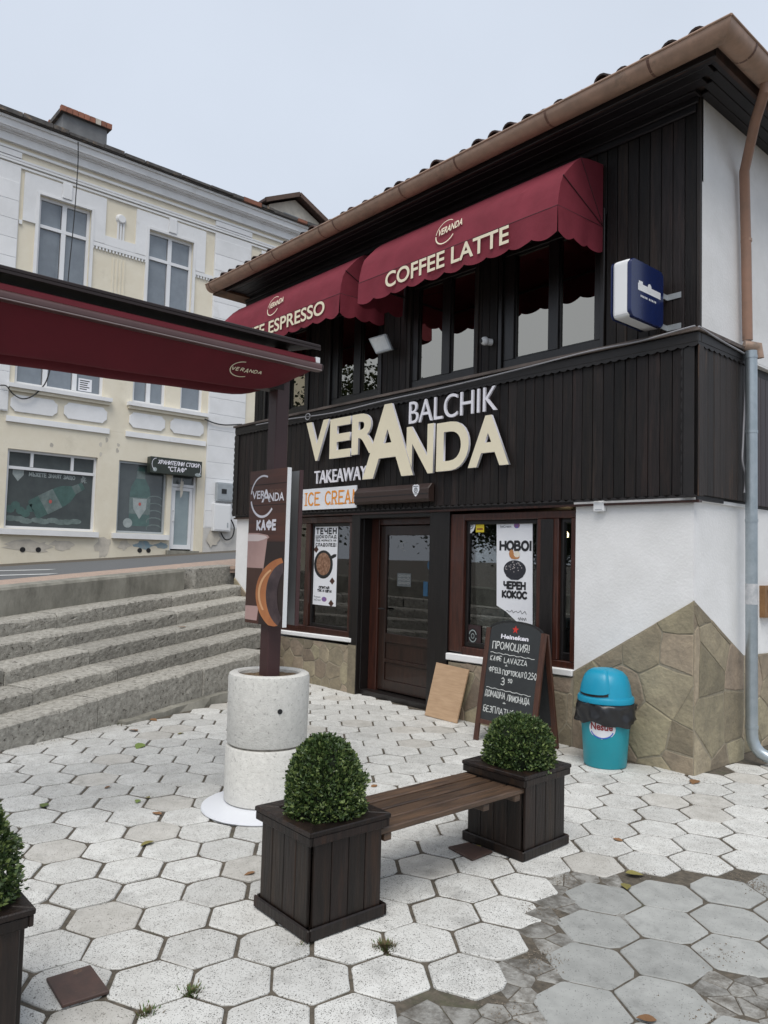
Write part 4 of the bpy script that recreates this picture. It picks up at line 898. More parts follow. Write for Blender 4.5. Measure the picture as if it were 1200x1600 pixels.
def gutter(p, q, side, name='gutter'):      # half-round, side = outward unit vector
    p, q, side = Vector(p), Vector(q), Vector(side); m_ = MB(); rows = []; r = .102
    for e in (p, q):
        row = []
        for k in range(11): a = math.pi*k/10; row.append(e+side*(r*math.cos(a))+Vector((0,0,-r*math.sin(a))))
        for k in range(10, -1, -1): a = math.pi*k/10; row.append(e+side*((r-.004)*math.cos(a))+Vector((0,0,-(r-.004)*math.sin(a))))
        rows.append(row)
    return rows
rA = gutter((-10.0, YG, 5.50), (XG, YG, 5.50), (0,-1,0)); rB = gutter((XG, YG, 5.50), (XG, 11.5, 5.50), (1,0,0))
for k in range(len(rA[1])):                # mitre both runs at the corner
    d = rA[1][k].y-YG; rA[1][k].x = XG-d; rB[0][k].y = YG-(rB[0][k].x-XG)
for rows, nm in ((rA, 'gutter'), (rB, 'gutter')):
    m_ = MB(); m_.grid(rows, True); m_.poly(rows[0]); go = auto_smooth(m_.build(nm, copper_m, roof2), 50)
    a, b = rows[0][0], rows[1][0]; m2 = MB(); m2.tube([a, b], .010, 8); m2.build('gutter_bead', copper_m, roof2, smooth=True)
strap = []
def hoop(c, side, name='gutter_strap'):
    side = Vector(side); t = side.cross(Vector((0,0,1))); m_ = MB(); rows = []
    for s_ in (-.011, .011): rows.append([Vector(c)+t*s_+side*(.106*math.cos(math.pi*k/12))+Vector((0,0,-.106*math.sin(math.pi*k/12)+.004)) for k in range(13)])
    m_.grid(rows); m_.build(name, M('strap_copper', (.20,.115,.085), (.15,.085,.065), 8, .5, rand=.1, metal=.3), roof2)
for px in (336, 400, 435, 508, 530, 634, 720, 862, 1022): q = PY(px, 30+(1145-px)*.506, YG); hoop((q.x, YG, 5.50), (0,-1,0))
for y in (5.62, 6.5): hoop((XG, y, 5.50), (1,0,0))
# downpipe: old brown upper length, new zinc lower length with shoe
dp = MB(); a = PX(1196,108,XG); P_ = [Vector((XG, a.y, 5.44)), Vector((XG, a.y, 5.36)), PX(1180,190,-2.62), PX(1163,268,-2.80), PX(1166,400,-2.80), PX(1168,532,-2.80)]
dp.tube(P_, .042, 14); dpo = dp.build('downpipe', M('brown_painted_pipe', (.33,.185,.125), (.25,.15,.105), 5, .5, .1, rand=0, stain=(.13,.10,.08), stscale=9, stlo=.6, sthi=.72), cafe); auto_smooth(dpo, 50)
dp = MB(); dp.tube([PX(1162,540,-2.78), PX(1183,543,-2.70), PX(1184,560,-2.70)], [.046,.05,.05], 14); auto_smooth(dp.build('pipe_elbow', copper_m, dpo), 50)
b0, b1 = PX(1181,552,-2.72), PX(1167,1125,-2.72); xx, yy = -2.72, (b0.y+b1.y)/2
dp = MB(); foot = [Vector((xx, yy, b0.z)), Vector((xx, yy, .26)), Vector((xx+.005, yy, .20)), Vector((xx+.025, yy+.01, .14)), Vector((xx+.06, yy+.02, .10)), Vector((xx+.11, yy+.035, .075)), Vector((xx+.17, yy+.05, .06))]
dp.tube(foot, .047, 16); auto_smooth(dp.build('lower_pipe', zinc_m, dpo), 50)
for z in (b0.z-.05, 2.72, 1.98, .30): m_ = MB(); m_.tube([(xx,yy,z-.012),(xx,yy,z+.012)], .0505, 16); auto_smooth(m_.build('pipe_joint', zinc_m, dpo))
m_ = MB(); m_.tube([Vector((xx+.168, yy+.0495, .0605)), Vector((xx+.176, yy+.052, .058))], .0475, 16); m_.build('pipe_mouth', black_m, dpo)
m_ = MB(); z = PX(1172,930,-2.67).z; rows = [[Vector((xx+.0485*math.cos(a), yy+.0485*math.sin(a), zz)) for a in [R(-150+k*12) for k in range(14)]] for zz in (z-.08, z+.09)]; m_.grid(rows); m_.build('paper_sticker', M('torn_sticker', (.55,.55,.56), (.36,.38,.40), 14, .7, rand=0), dpo)
for z in (4.4, ): m_ = MB(); m_.tube([(P_[4].x,P_[4].y,z-.012),(P_[4].x,P_[4].y,z+.012)], .046, 14); m_.build('pipe_joint', copper_m, dpo)

# ---- ground floor: door, shop windows
def fbox(mb, x0, x1, z0, z1, d0, d1): return mb.box(x0, x1, YF+d0, YF+d1, z0, z1)
dr_ = MB()
fbox(dr_, -7.05, -6.90, .0, 2.10, -.005, .06); fbox(dr_, -5.74, -5.455, .0, 2.10, -.004, .06); 
fbox(dr_, -6.90, -5.74, 2.04, 2.10, -.003, .3); fbox(dr_, -6.93, -6.90, 0, 2.04, .061, .3); fbox(dr_, -5.74, -5.71, 0, 2.04, .061, .3)
dro = dr_.build('door_surround', frame_m, cafe, bevel=.005)
m_ = MB(); fbox(m_, -7.045, -6.905, 0, .56, -.012, -.0055); m_.build('stone_return', stone_m, dro)
dl = MB(); Y0_, Y1_ = .20, .25
fbox(dl, -6.90, -6.76, .05, 2.04, Y0_-.02, Y1_); fbox(dl, -5.80, -5.74, .05, 2.04, Y0_-.02, Y1_); fbox(dl, -6.76, -5.80, 1.97, 2.04, Y0_-.02, Y1_)
door = dl.build('door', red_m, cafe, bevel=.004)
m_ = MB(); fbox(m_, -6.75, -6.64, .07, 1.96, Y0_, Y1_); fbox(m_, -5.91, -5.81, .07, 1.96, Y0_, Y1_); fbox(m_, -6.64, -5.91, 1.85, 1.96, Y0_, Y1_); fbox(m_, -6.64, -5.91, .62, .72, Y0_, Y1_); fbox(m_, -6.64, -5.91, .07, .19, Y0_, Y1_); fbox(m_, -6.64, -5.91, .39, .43, Y0_, Y1_); m_.build('leaf_frame', door_m, door, bevel=.004)
for z0, z1 in ((.19,.39),(.43,.62)): m_ = MB(); fbox(m_, -6.64, -5.91, z0, z1, Y0_+.018, Y1_-.01); m_.build('panel', door_m, door, bevel=.003)
m_ = MB(); fbox(m_, -6.64, -5.91, .72, 1.85, Y0_+.02, Y0_+.026); m_.build('pane', glass_s, door)
m_ = MB(); fbox(m_, -6.92, -5.71, -.01, .055, .06, .3); m_.build('threshold', frame_m, door)
m_ = MB(); m_.tube([(-6.70,YF+.20,1.0),(-6.70,YF+.15,1.0),(-6.60,YF+.15,1.0)], .009, 8); m_.build('handle', black_m, door)
m_ = MB(); frd = Frame((-6.64, YF+.218, .72), (-5.91, YF+.218, .72), (-6.64, YF+.218, 1.85))
m_ = MB(); rect(m_, frd, .17, .55, .40, .70, .0); m_.build('door_sticker', M('faded_sticker', (.10,.11,.115), (.06,.07,.075), 40, .3, rand=0), door)
m_ = MB()
for k in range(3): stext(m_, frd, 'ООО', .19, .58+k*.04, .19, .02, .004, .001)
for k in range(4): stroke(m_, frd, [(.2+rnd.uniform(0,.06), .95+k*.03), (.28+rnd.uniform(-.03,.03), .96+k*.03)], .006, .001)
m_.build('sticker_print', M('pale_film', (.30,.31,.31), rough=.4, rand=0), door)
blf = M('blue_film', (.02,.085,.16), (.02,.06,.12), 30, .3, rand=0)
m_ = MB(); rect(m_, frd, .60, .46, .67, .62, 0); m_.build('blue_sticker', blf, door)
m_ = MB(); disc(m_, frd, .69, .80, .035, .05, .0003, 14); m_.build('round_sticker', blf, door)
# right shop window
rw2 = MB(); fbox(rw2, -5.455, -5.27, .66, 2.06, .02, .16); fbox(rw2, -5.27, -3.94, 1.99, 2.06, .021, .16); fbox(rw2, -5.27, -3.94, .64, .72, .022, .16); fbox(rw2, -4.36, -4.12, .72, 1.99, .023, .16); fbox(rw2, -3.985, -3.935, .72, 1.99, .02, .16)
swo = rw2.build('shop_window', red_m, cafe, bevel=.006)
m_ = MB()
for a, b, c, d in ((-5.27,-5.235,.72,1.99),(-4.395,-4.36,.72,1.99),(-5.235,-4.395,.72,.77),(-5.235,-4.395,1.95,1.99),(-4.12,-4.09,.72,1.99),(-4.09,-3.985,.72,.79),(-4.09,-3.985,1.95,1.99)): fbox(m_, a, b, c, d, .06, .12)
m_.build('sash', frame_m, swo, bevel=.004)
m_ = MB(); fbox(m_, -4.31, -4.17, .725, 1.985, .012, .022); m_.build('mullion_board', frame_m, swo, bevel=.003)
m_ = MB(); fbox(m_, -5.235, -4.395, .77, 1.95, .085, .091); m_.build('pane', glass_s, swo)
m_ = MB(); fbox(m_, -4.09, -3.985, .79, 1.95, .085, .091); m_.build('pane', glass_s, swo)
# left shop window
lw = MB(); fbox(lw, -8.60, -8.50, .60, 2.08, .02, .16); fbox(lw, -8.50, -7.05, 2.00, 2.08, .021, .16); fbox(lw, -8.50, -7.05, .60, .70, .022, .16); fbox(lw, -7.12, -7.05, .70, 2.0, .02, .16); fbox(lw, -8.02, -7.93, .70, 2.0, .023, .16)
lwo = lw.build('shop_window', red_m, cafe, bevel=.006)
m_ = MB(); fbox(m_, -8.5, -8.02, .70, 2.0, .085, .091); m_.build('pane', glass_s, lwo)
m_ = MB(); fbox(m_, -7.93, -7.12, .70, 2.0, .085, .091); m_.build('pane', glass_s, lwo)
m_ = MB()
for a, b, c, d in ((-7.93,-7.905,.7,2.0),(-7.15,-7.12,.7,2.0),(-7.905,-7.15,.7,.74),(-7.905,-7.15,1.96,2.0),(-8.045,-8.02,.7,2.0)): fbox(m_, a, b, c, d, .06, .12)
m_.build('sash', frame_m, lwo, bevel=.004)

# ================================================================== THINGS ON THE CAFE FRONT
def z6(x, y, d=BF-.03): return PY(360+x*.38333, 560+y*.38333, d)
# big raised lettering
vl = thing('sign_lettering', (-6.5, BF, 2.6), 'large raised cream letters of the cafe name on the dark balcony', 'sign')
YL = BF-.045
for ch_, tl, bl, br in (('V',(313,266),(312,424),(404,412)), ('E',(413,251),(410,411),(495,400)), ('R',(502,234),(500,396),(606,381)), ('N',(722,283),(722,479),(832,466)), ('D',(846,268),(845,463),(977,451)), ('A',(975,246),(975,449),(1142,432)), ('A',(548,207),(545,493),(752,478))):
    big = ch_ == 'A' and tl[0] == 548; yy_ = YL-(.012 if big else 0)
    B_, R_, T__ = z6(*bl, yy_), z6(*br, yy_), z6(*tl, yy_)
    B_.z = R_.z = (B_.z+R_.z)/2; T__.x = B_.x
    ftext('letter', ch_, B_, R_, T__, cream_m, vl, offset=.030, depth=.028, stand=0, side=white_m)
b2 = thing('town_lettering', (-5.7, BF, 3.1), 'thin raised white letters of the town name above the cream lettering', 'sign')
B_, R_, T__ = z6(732,268,YL), z6(1090,212,YL), z6(738,178,YL); B_.z = R_.z = (B_.z+R_.z)/2; T__.x = B_.x
split_loose(ftext('letters', 'BALCHIK', B_, R_, T__, white_m, b2, offset=-.004, depth=.02, stand=0))
b3 = thing('takeaway_lettering', (-7.3, BF, 2.5), 'small raised white takeaway letters left of the big cream A', 'sign')
B_, R_, T__ = z6(345,514,YL), z6(558,492,YL), z6(345,461,YL); B_.z = R_.z = (B_.z+R_.z)/2; T__.x = B_.x
split_loose(ftext('letters', 'TAKEAWAY', B_, R_, T__, white_m, b3, offset=.002, depth=.018, stand=0))
# ice cream sign
ic = thing('ice_cream_sign', (-7.5, BF, 2.2), 'white panel with orange serif lettering above the left shop window', 'sign')
x0_, x1_ = PY(472,780,BF-.03).x, PY(557,775,BF-.03).x
m_ = MB(); m_.box(x0_, x1_, BF-.032, BF-.017, 2.165, 2.43); m_.build('panel', sheet_m, ic)
fr = Frame((x0_, BF-.0325, 2.165), (x1_, BF-.0325, 2.165), (x0_, BF-.0325, 2.43)); W_ = x1_-x0_
k0_ = W_*.97/stroke_width('ICE CREAM', .28)
for wd_, x_ in (('ICE', .085), ('CREAM', .085+k0_*(stroke_width('ICE ', .28)+.28))): m_ = MB(); stext(m_, fr, wd_, x_, .06, k0_*stroke_width(wd_, .28), .15, .024, .001, serif=.028, track=.28); m_.build('lettering', orange_m, ic)
# roller shutter box over the door
sb = thing('shutter_box', (-6.4, BF, 2.3), 'brown roller shutter box with a small shield sticker above the cafe door', 'shutter')
Ys = BF-.11; xa, xb = PY(553,770,Ys).x, PY(669,765,Ys).x
m_ = MB(); m_.prism([(xa, BF-.017, 2.19), (xa, Ys+.02, 2.19), (xa, Ys, 2.22), (xa, Ys, 2.33), (xa, Ys+.05, 2.385), (xa, BF-.017, 2.385)], (xb-xa, 0, 0)); m_.build('box', M('shutter_brown', (.040,.024,.020), (.033,.020,.017), 3, .4, rand=0), sb, bevel=.006)
m_ = MB(); m_.box(xa, xb, Ys-.003, Ys+.0, 2.268, 2.276); m_.build('seam', black_m, sb)
def shield(fr, cx, cy, s_, parent, d=.002):
    m_ = MB(); m_.poly([fr.m(cx+x*s_, cy+y*s_, d) for x, y in ((-.8,.8),(-.3,1),(0,.9),(.3,1),(.8,.8),(.85,0),(.5,-.7),(0,-1.1),(-.5,-.7),(-.85,0))]); m_.build('shield_sticker', sheet_m, parent)
    m_ = MB(); stroke(m_, fr, [(cx+x*s_, cy+y*s_) for x, y in arc(0,0,.42,.42,0,360,10)], s_*.14, d+.001)
    for k in range(3): stroke(m_, fr, [(cx-.2*s_, cy+(-.2+.2*k)*s_), (cx+.2*s_, cy+(.0+.15*k)*s_)], s_*.1, d+.0014)
    stroke(m_, fr, [(cx-.6*s_, cy+.66*s_), (cx+.6*s_, cy+.66*s_)], s_*.16, d+.001); m_.build('shield_print', M('grey_ink', (.16,.17,.19), rough=.5, rand=0), parent)
fr = Frame((xa, Ys-.001, 2.19), (xb, Ys-.001, 2.19), (xa, Ys-.001, 2.385)); q = PY(650, 766, Ys); shield(fr, q.x-xa, q.z-2.19, .062, sb)
# posters on the glass
po = thing('poster', (-4.7, YF+.08, 1.0), 'white ice cream poster with a black scoop in the right shop window', 'poster')
Yp = YF+.078
pts = [PY(x, y, Yp) for x, y in ((776,809),(832,806),(832,976),(808,972),(790,955),(776,946))]
m_ = MB(); m_.prism(pts, (0, .002, 0)); m_.build('sheet', sheet_m, po)
bl, br, tl = PY(776,976,Yp-.001), PY(832,976,Yp-.001), PY(776,809,Yp-.001); br.z = bl.z; tl.x = bl.x; br.x = PY(832,900,Yp).x
fr = Frame(bl, br, tl); w0, h0 = fr.w, fr.h
m_ = MB(); stext(m_, fr, 'НОВО!', w0*.07, h0*.70, w0*.88, h0*.075, .024, .001); m_.build('lettering', ink_m, po); m_ = MB(); stext(m_, fr, 'ЧЕРЕН', w0*.20, h0*.345, w0*.6, h0*.058, .020, .001); m_.build('lettering', ink_m, po); m_ = MB(); stext(m_, fr, 'КОКОС', w0*.16, h0*.262, w0*.68, h0*.055, .020, .001)
for y, a, b in ((.135,.28,.85),(.075,.62,.85)):
    m_.build('lettering', ink_m, po); m_ = MB(); stroke(m_, fr, [(w0*(a+(b-a)*k/14), h0*(y+.012*math.sin(k*2.1)+rnd.uniform(-.006,.006))) for k in range(15)], .004, .001)
m_.build('lettering', ink_m, po)
m_ = MB(); disc(m_, fr, w0*.5, h0*.52, w0*.32, h0*.085, .0015); m_.poly([fr.m(w0*x, h0*y, .0013) for x, y in ((.18,.53),(.82,.53),(.74,.455),(.6,.425),(.4,.425),(.26,.455))]); m_.build('scoop_print', M('scoop_black', (.012,.013,.020), (.03,.03,.04), 60, .5, rand=0), po)
m_ = MB()
for k in range(26): a = rnd.uniform(0,6.28); r_ = rnd.uniform(0,.9)**.5; disc(m_, fr, w0*(.5+.29*r_*math.cos(a)), h0*(.535+.06*r_*math.sin(a)), .006, .006, .002+.0001*k, 5)
m_.build('sprinkle_print', M('sprinkle', (.45,.42,.42), rough=.6, rand=0), po)
m_ = MB(); disc(m_, fr, w0*.40, h0*.665, w0*.07, h0*.04, .0024, 8); disc(m_, fr, w0*.5, h0*.635, w0*.14, h0*.022, .0022, 8); m_.build('cone_print', M('biscuit_print', (.45,.20,.07), rough=.6, rand=0), po)
m_ = MB(); disc(m_, fr, w0*.56, h0*.66, w0*.09, h0*.03, .0026, 9); m_.build('cream_print', M('cream_print', (.72,.66,.55), rough=.6, rand=0), po)
m_ = MB(); disc(m_, fr, w0*.54, h0*.925, w0*.085, h0*.027, .001, 14); m_.build('badge_print', M('blue_print', (.10,.13,.42), (.35,.10,.16), 40, .5, rand=0), po)
m_ = MB(); ftext('small_lettering', 'Premium\nIceCream', fr.p(.06,.905), fr.p(.38,.905), fr.p(.06,.965), M('grey_ink', (.16,.17,.19)), po, offset=.01, stand=.001)
po2 = thing('poster', (-7.6, YF+.08, 1.0), 'white poster with a dark cup of chocolate in the left shop window', 'poster')
bl, br, tl = PY(488.5,944,Yp), PY(524.5,947,Yp), PY(492,819,Yp); tl.x = bl.x; br.z = bl.z; fr = Frame(bl, br, tl); w0, h0 = fr.w, fr.h
m_ = MB(); m_.prism([fr.p(0,0), fr.p(1,0), fr.p(1,1), fr.p(0,1)], (0,.002,0)); m_.build('sheet', sheet_m, po2)
m_ = MB(); stext(m_, fr, 'ТЕЧЕН', w0*.07, h0*.88, w0*.86, h0*.062, .020, .001, track=.32); m_.build('lettering', ink_m, po2); m_ = MB(); stext(m_, fr, 'ШОКОЛАД', w0*.06, h0*.825, w0*.88, h0*.032, .011, .001, track=.32); m_.build('lettering', ink_m, po2); m_ = MB(); stext(m_, fr, 'ПОД ФОРМАТА НА', w0*.06, h0*.785, w0*.88, h0*.020, .0065, .001, track=.32); m_.build('lettering', ink_m, po2); m_ = MB(); stext(m_, fr, 'СЛАДОЛЕД!', w0*.06, h0*.725, w0*.88, h0*.034, .011, .001, track=.32)
m_.build('lettering', ink_m, po2); m_ = MB(); stext(m_, fr, 'ОПИТАЙ', w0*.26, h0*.205, w0*.44, h0*.024, .011, .001); m_.build('lettering', ink_m, po2); m_ = MB(); stext(m_, fr, 'ТУК И СЕГА!', w0*.2, h0*.165, w0*.6, h0*.024, .011, .001); m_.build('lettering', ink_m, po2)
m_ = MB(); disc(m_, fr, w0*.42, h0*.50, w0*.41, h0*.175, .001); m_.poly([fr.m(w0*x, h0*y, .0011) for x, y in ((.72,.56),(.96,.60),(.97,.63),(.86,.63),(.70,.60))]); m_.build('cup_print', M('cup_black', (.014,.015,.016), rough=.4, rand=0), po2)
m_ = MB(); disc(m_, fr, w0*.42, h0*.505, w0*.31, h0*.14, .002); m_.build('chocolate_print', M('chocolate_print', (.13,.055,.028), (.34,.20,.13), 30, .5, rand=0), po2)
m_ = MB()
for cx, cy in ((.82,.30),(.80,.03),(.08,.68)): m_.poly([fr.m(w0*(cx+x*.11), h0*(cy+y*.04), .0012) for x, y in ((-1,0),(0,1.2),(1,.1),(.1,-1))])
m_.build('chocolate_piece_print', M('chocolate_dark', (.06,.025,.016), rough=.5, rand=0), po2)
m_ = MB(); disc(m_, fr, w0*.5, h0*.075, w0*.11, h0*.03, .001, 14); m_.build('badge_print', M('blue_print', (.10,.13,.42)), po2)
ftext('small_lettering', 'Premium\nIceCream', fr.p(.05,.05), fr.p(.36,.05), fr.p(.05,.11), M('grey_ink', (.16,.17,.19)), po2, offset=.01, stand=.001)
# stickers in the right window
stk = thing('window_stickers', (-5.1, YF+.08, .8), 'shield and yellow stickers in the upper corner of the right shop window', 'sticker')
fr = Frame((-5.235, Yp, .77), (-4.395, Yp, .77), (-5.235, Yp, 1.95)); q = PY(736,822,Yp); shield(fr, q.x+5.235, q.z-.77, .068, stk, 0)
m_ = MB(); q = PY(750,820,Yp); rect(m_, fr, q.x+5.235-.055, q.z-.77-.075, q.x+5.235+.055, q.z-.77+.075, 0); m_.build('yellow_sticker', M('yellow_film', (.72,.56,.03), rough=.4, rand=0), stk)
m_ = MB(); disc(m_, fr, q.x+5.235, q.z-.77+.03, .035, .025, .001, 8); rect(m_, fr, q.x+5.235-.04, q.z-.77-.05, q.x+5.235+.04, q.z-.77-.035, .001); m_.build('sticker_print', M('dark_red_print', (.25,.05,.02), rough=.5, rand=0), stk)
cs = thing('coffee_sticker', (-5.1, YF+.08, .8), 'brown square coffee sticker in the lower corner of the right shop window', 'sticker')
a, b = PY(727,975,Yp), PY(751,1017,Yp); m_ = MB(); rect(m_, fr, a.x+5.235, b.z-.77, b.x+5.235, a.z-.77, .001); m_.build('sheet', M('brown_film', (.035,.020,.022), rough=.35, rand=0), cs)
m_ = MB(); cx, cz = (a.x+b.x)/2+5.235, a.z-.77-.11; disc(m_, fr, cx, cz, .062, .075, .002, 16); m_.build('badge_print', black_m, cs)
m_ = MB(); stroke(m_, fr, arc(cx, cz, .048, .058, 20, 160), .010, .003); stroke(m_, fr, arc(cx, cz, .048, .058, 200, 340), .010, .003); stroke(m_, fr, arc(cx, cz, .02, .024, 0, 360, 8), .006, .003); m_.build('badge_lettering', filmw, cs)
ftext('lettering', 'LAVAZZA', fr.m(cx-.065, b.z-.77+.035, .001), fr.m(cx+.065, b.z-.77+.035, .001), fr.m(cx-.065, b.z-.77+.065, .001), white_m, cs, offset=.03, stand=.002)
# things inside seen through the glass
pl_ = thing('pendant_lamp', (-4.02, YF+.9, 1.6), 'pale paper lantern hanging inside the right shop window', 'lamp')
q = PY(893, 893, YF+.6)
m_ = MB(); m_.lathe((q.x, q.y, q.z-.17), [(.05,0),(.10,.02),(.13,.08),(.13,.24),(.10,.31),(.05,.33)], 20); m_.build('shade', M('paper_lantern', (.52,.53,.50), rough=.8, rand=0), pl_, smooth=True)
m_ = MB(); m_.tube([(q.x,q.y,q.z+.16),(q.x,q.y,2.13)], .006, 6); m_.build('cord', black_m, pl_)
lb = thing('light_bulb', (-4.2, YF+1.4, 1.9), 'small lit bulb glowing inside the right shop window', 'lamp')
q = PY(885, 836, YF+1.4); m_ = MB(); m_.lathe((q.x,q.y,q.z), [(.002,-.035),(.022,-.02),(.026,0),(.02,.02),(.01,.04)], 12)
em = bpy.data.materials.new('lit_bulb'); em.use_nodes = True; em.node_tree.nodes['Principled BSDF'].inputs['Emission Color'].default_value = (1,.75,.42,1); em.node_tree.nodes['Principled BSDF'].inputs['Emission Strength'].default_value = 12
m_.build('bulb', em, lb, smooth=True); m_ = MB(); m_.tube([(q.x,q.y,q.z+.03),(q.x,q.y,2.13)], .005, 6); m_.build('cord', black_m, lb)
ctn = thing('display_counter', (-5.0, YF+.8, 0), 'dark display counter with pale tubs inside the right shop window', 'counter')
m_ = MB(); m_.box(-5.6, -4.3, YF+.5, YF+1.1, .005, .95); m_.build('body', M('counter_front', (.05,.06,.065), rough=.3, rand=0), ctn, bevel=.01)
for k in range(5): m_ = MB(); m_.box(-5.5+k*.24, -5.32+k*.24, YF+.56, YF+.74, .952, 1.06+.03*(k % 2)); m_.build('tub', M('pale_blue_tub', (.22,.38,.44), (.40,.48,.50), 20, .4, rand=.3), ctn, bevel=.015)
hp = thing('hanging_plant', (-8.2, YF+.35, 2.0), 'green leafy garland hanging inside the left shop window', 'plant')
m_ = MB()
for k in range(500):
    p = Vector((rnd.uniform(-8.4,-8.0), YF+.28+rnd.uniform(-.06,.08), rnd.uniform(.75,1.95))); d = Vector((rnd.gauss(0,1),rnd.gauss(0,1),rnd.gauss(0,1))).normalized(); e = d.orthogonal().normalized()*.018; m_.poly([p, p+d*.03+e, p+d*.06, p+d*.03-e])
m_.build('foliage', M('garland_leaf', (.03,.16,.045), (.02,.09,.025), 20, .5, rand=0), hp, recalc=False)
m_ = MB(); m_.tube([(-8.2,YF+.3,2.12),(-8.2,YF+.3,.8)], .01, 6); m_.build('cord', twig_m, hp)

# ---- awnings over the upper windows
def curve_logo(mb, fr, cx, cy, r):
    stroke(mb, fr, arc(cx, cy, r, r, 60, 180, 10), r*.06, .002); stroke(mb, fr, arc(cx, cy, r, r, 190, 330, 12), r*.10, .002)
def awning(xl, xr, zb, text, tx0, tx1, lx, label, seed):
    rr = random.Random(seed)
    t = thing('awning', ((xl+xr)/2, YW, zb), label, 'awning', 'burgundy window awnings')
    prof = [(.67,.25),(.66,.34),(.635,.45),(.60,.53),(.52,.62),(.44,.705),(.35,.78),(.24,.81),(.12,.83),(.0,.845)]
    n = 48; rows = []
    for k in range(n+1):
        x = xl+(xr-xl)*k/n; sag = .020*abs(math.sin(math.pi*3*k/n))+rr.gauss(0,.0022); rows.append([Vector((x, YW-.02-d+sag*.6*math.sin(j*1.05), zb+h-sag*abs(math.sin(j*1.05)))) for j, (d, h) in enumerate(prof)])
    m_ = MB(); m_.grid(rows)
    for x in (xl, xr):                     # end panels between the hinged bows
        hub = Vector((x, YW-.02, zb+.27)); P = [Vector((x, YW-.02-d, zb+h)) for d, h in prof]; k0 = len(m_.v); m_.add([hub]+P, [(0, i+1, i+2) for i in range(len(P)-1)])
    co = m_.build('canopy', canvas_m, t); auto_smooth(co, 30)
    def valance(p, q, name):
        p, q = Vector(p), Vector(q); L = (q-p).length; nn = max(2, round(L/.26)); rows = []
        K = nn*12
        nv = (q-p).cross(Vector((0,0,1))).normalized()
        for k in range(K+1):
            u = k/K; ph = u*nn; drop = .222+.036*abs(math.sin(math.pi*ph))**.8
            wob = nv*(.008*math.sin(ph*5.1+seed)+.006*math.sin(ph*2.3)); b = p+(q-p)*u
            rows.append([b, b-Vector((0,0,drop*.5))+wob*.6, b-Vector((0,0,drop))+wob])
        mm = MB(); mm.grid(rows); vo = mm.build(name, canvas_m, t, smooth=True); return vo
    yv = YW-.69
    valance((xl, yv-.003, zb+.248), (xr, yv-.003, zb+.248), 'valance'); valance((xr+.002, yv, zb+.248), (xr+.002, YW-.02, zb+.268), 'side_valance'); valance((xl-.002, YW-.02, zb+.268), (xl-.002, yv, zb+.248), 'side_valance')
    seam_m = M('burgundy_piping', (.055,.008,.014), rough=.7, rand=0)
    m_ = MB(); m_.tube([(xl,YW-.02,zb+.27),(xl,yv,zb+.25),(xr,yv,zb+.25),(xr,YW-.02,zb+.27)], .0055, 6); m_.build('seam', seam_m, t)
    for e, x in ((-1, xl), (1, xr)):
        m_ = MB(); m_.tube([(x+e*.003,YW-.02,zb+.28),(x+e*.003,YW-.625,zb+.535)], .005, 6); m_.build('bow_piping', seam_m, t)
        m_ = MB(); m_.tube([(x+e*.003,YW-.02,zb+.28),(x+e*.003,YW-.372,zb+.785)], .004, 6); m_.build('bow_piping', seam_m, t)
    m_ = MB(); m_.tube([(xl+.02,YW-.03,zb+.25),(xl+.02,yv+.02,zb+.25),(xr-.02,yv+.02,zb+.25),(xr-.02,YW-.03,zb+.25)], .012, 8); m_.build('frame', hood_m, t)
    split_loose(ftext('letter', text, (tx0, yv-.018, zb+.072), (tx1, yv-.018, zb+.072), (tx0, yv-.018, zb+.238), cream_m, t, offset=.018, stand=.001))
    p0, p1 = Vector((lx, YW-.02-.635, zb+.45)), Vector((lx, YW-.02-.35, zb+.78)); dv = (p1-p0).normalized(); nv = Vector((1,0,0)).cross(dv); p0 = p0+nv*.03
    p0 = Vector((lx, YW-.02-.672, zb+.30)); p1 = Vector((lx, YW-.02-.595, zb+.60)); fr = Frame(p0, p0+Vector((.4,0,0)), p1)
    m_ = MB(); curve_logo(m_, fr, .15, .15, .13); m_.build('logo_ring', cream_m, t)
    ftext('logo_lettering', 'VERANDA', fr.m(.05,.12,.004), fr.m(.37,.15,.004), fr.m(.05,.20,.004), cream_m, t, offset=.02, stand=.002)
    return t
YA = YW-.69
aR = awning(-6.39, -3.765, 4.335, 'COFFEE LATTE', PY(604,440,YA).x, PY(797,370,YA).x, PY(680,375,YA+.04).x, 'burgundy scalloped awning over the upper right windows, lettered for latte', 1)
aL = awning(-9.50, -6.72, 4.305, 'CAFFE ESPRESSO', PY(509,480,YA).x-2.05, PY(509,480,YA).x, PY(418,485,YA+.04).x, 'burgundy scalloped awning over the upper left windows, lettered for espresso', 2)

# ---- small fixtures on the upper front
fl = thing('floodlight', (-6.6, YW, 3.9), 'square floodlight under the gap between the two awnings', 'light')
q = [PY(x, y, YW-.20) for x, y in ((575,529),(602,521),(612,546),(587,553))]
m_ = MB(); n_ = (q[1]-q[0]).cross(q[3]-q[0]).normalized(); n_ = n_ if n_.y > 0 else -n_; m_.prism(q, n_*.035); m_.build('housing', grey_pl, fl, bevel=.006)
c0 = sum(q, Vector())/4; m_ = MB(); m_.poly([c0+(p-c0)*.82-n_*.003 for p in q]); m_.build('lens', M('floodlight_lens', (.62,.64,.63), (.55,.57,.57), 30, .25, rand=0), fl)
m_ = MB(); m_.tube([c0+n_*.03, c0+n_*.06+Vector((.02,.02,-.02)), Vector((c0.x+.06, YW+.0, c0.z-.03))], .012, 6); m_.build('bracket', black_m, fl)
cc = thing('security_camera', (-5.1, YW, 3.8), 'small white dome security camera between the upper windows', 'camera')
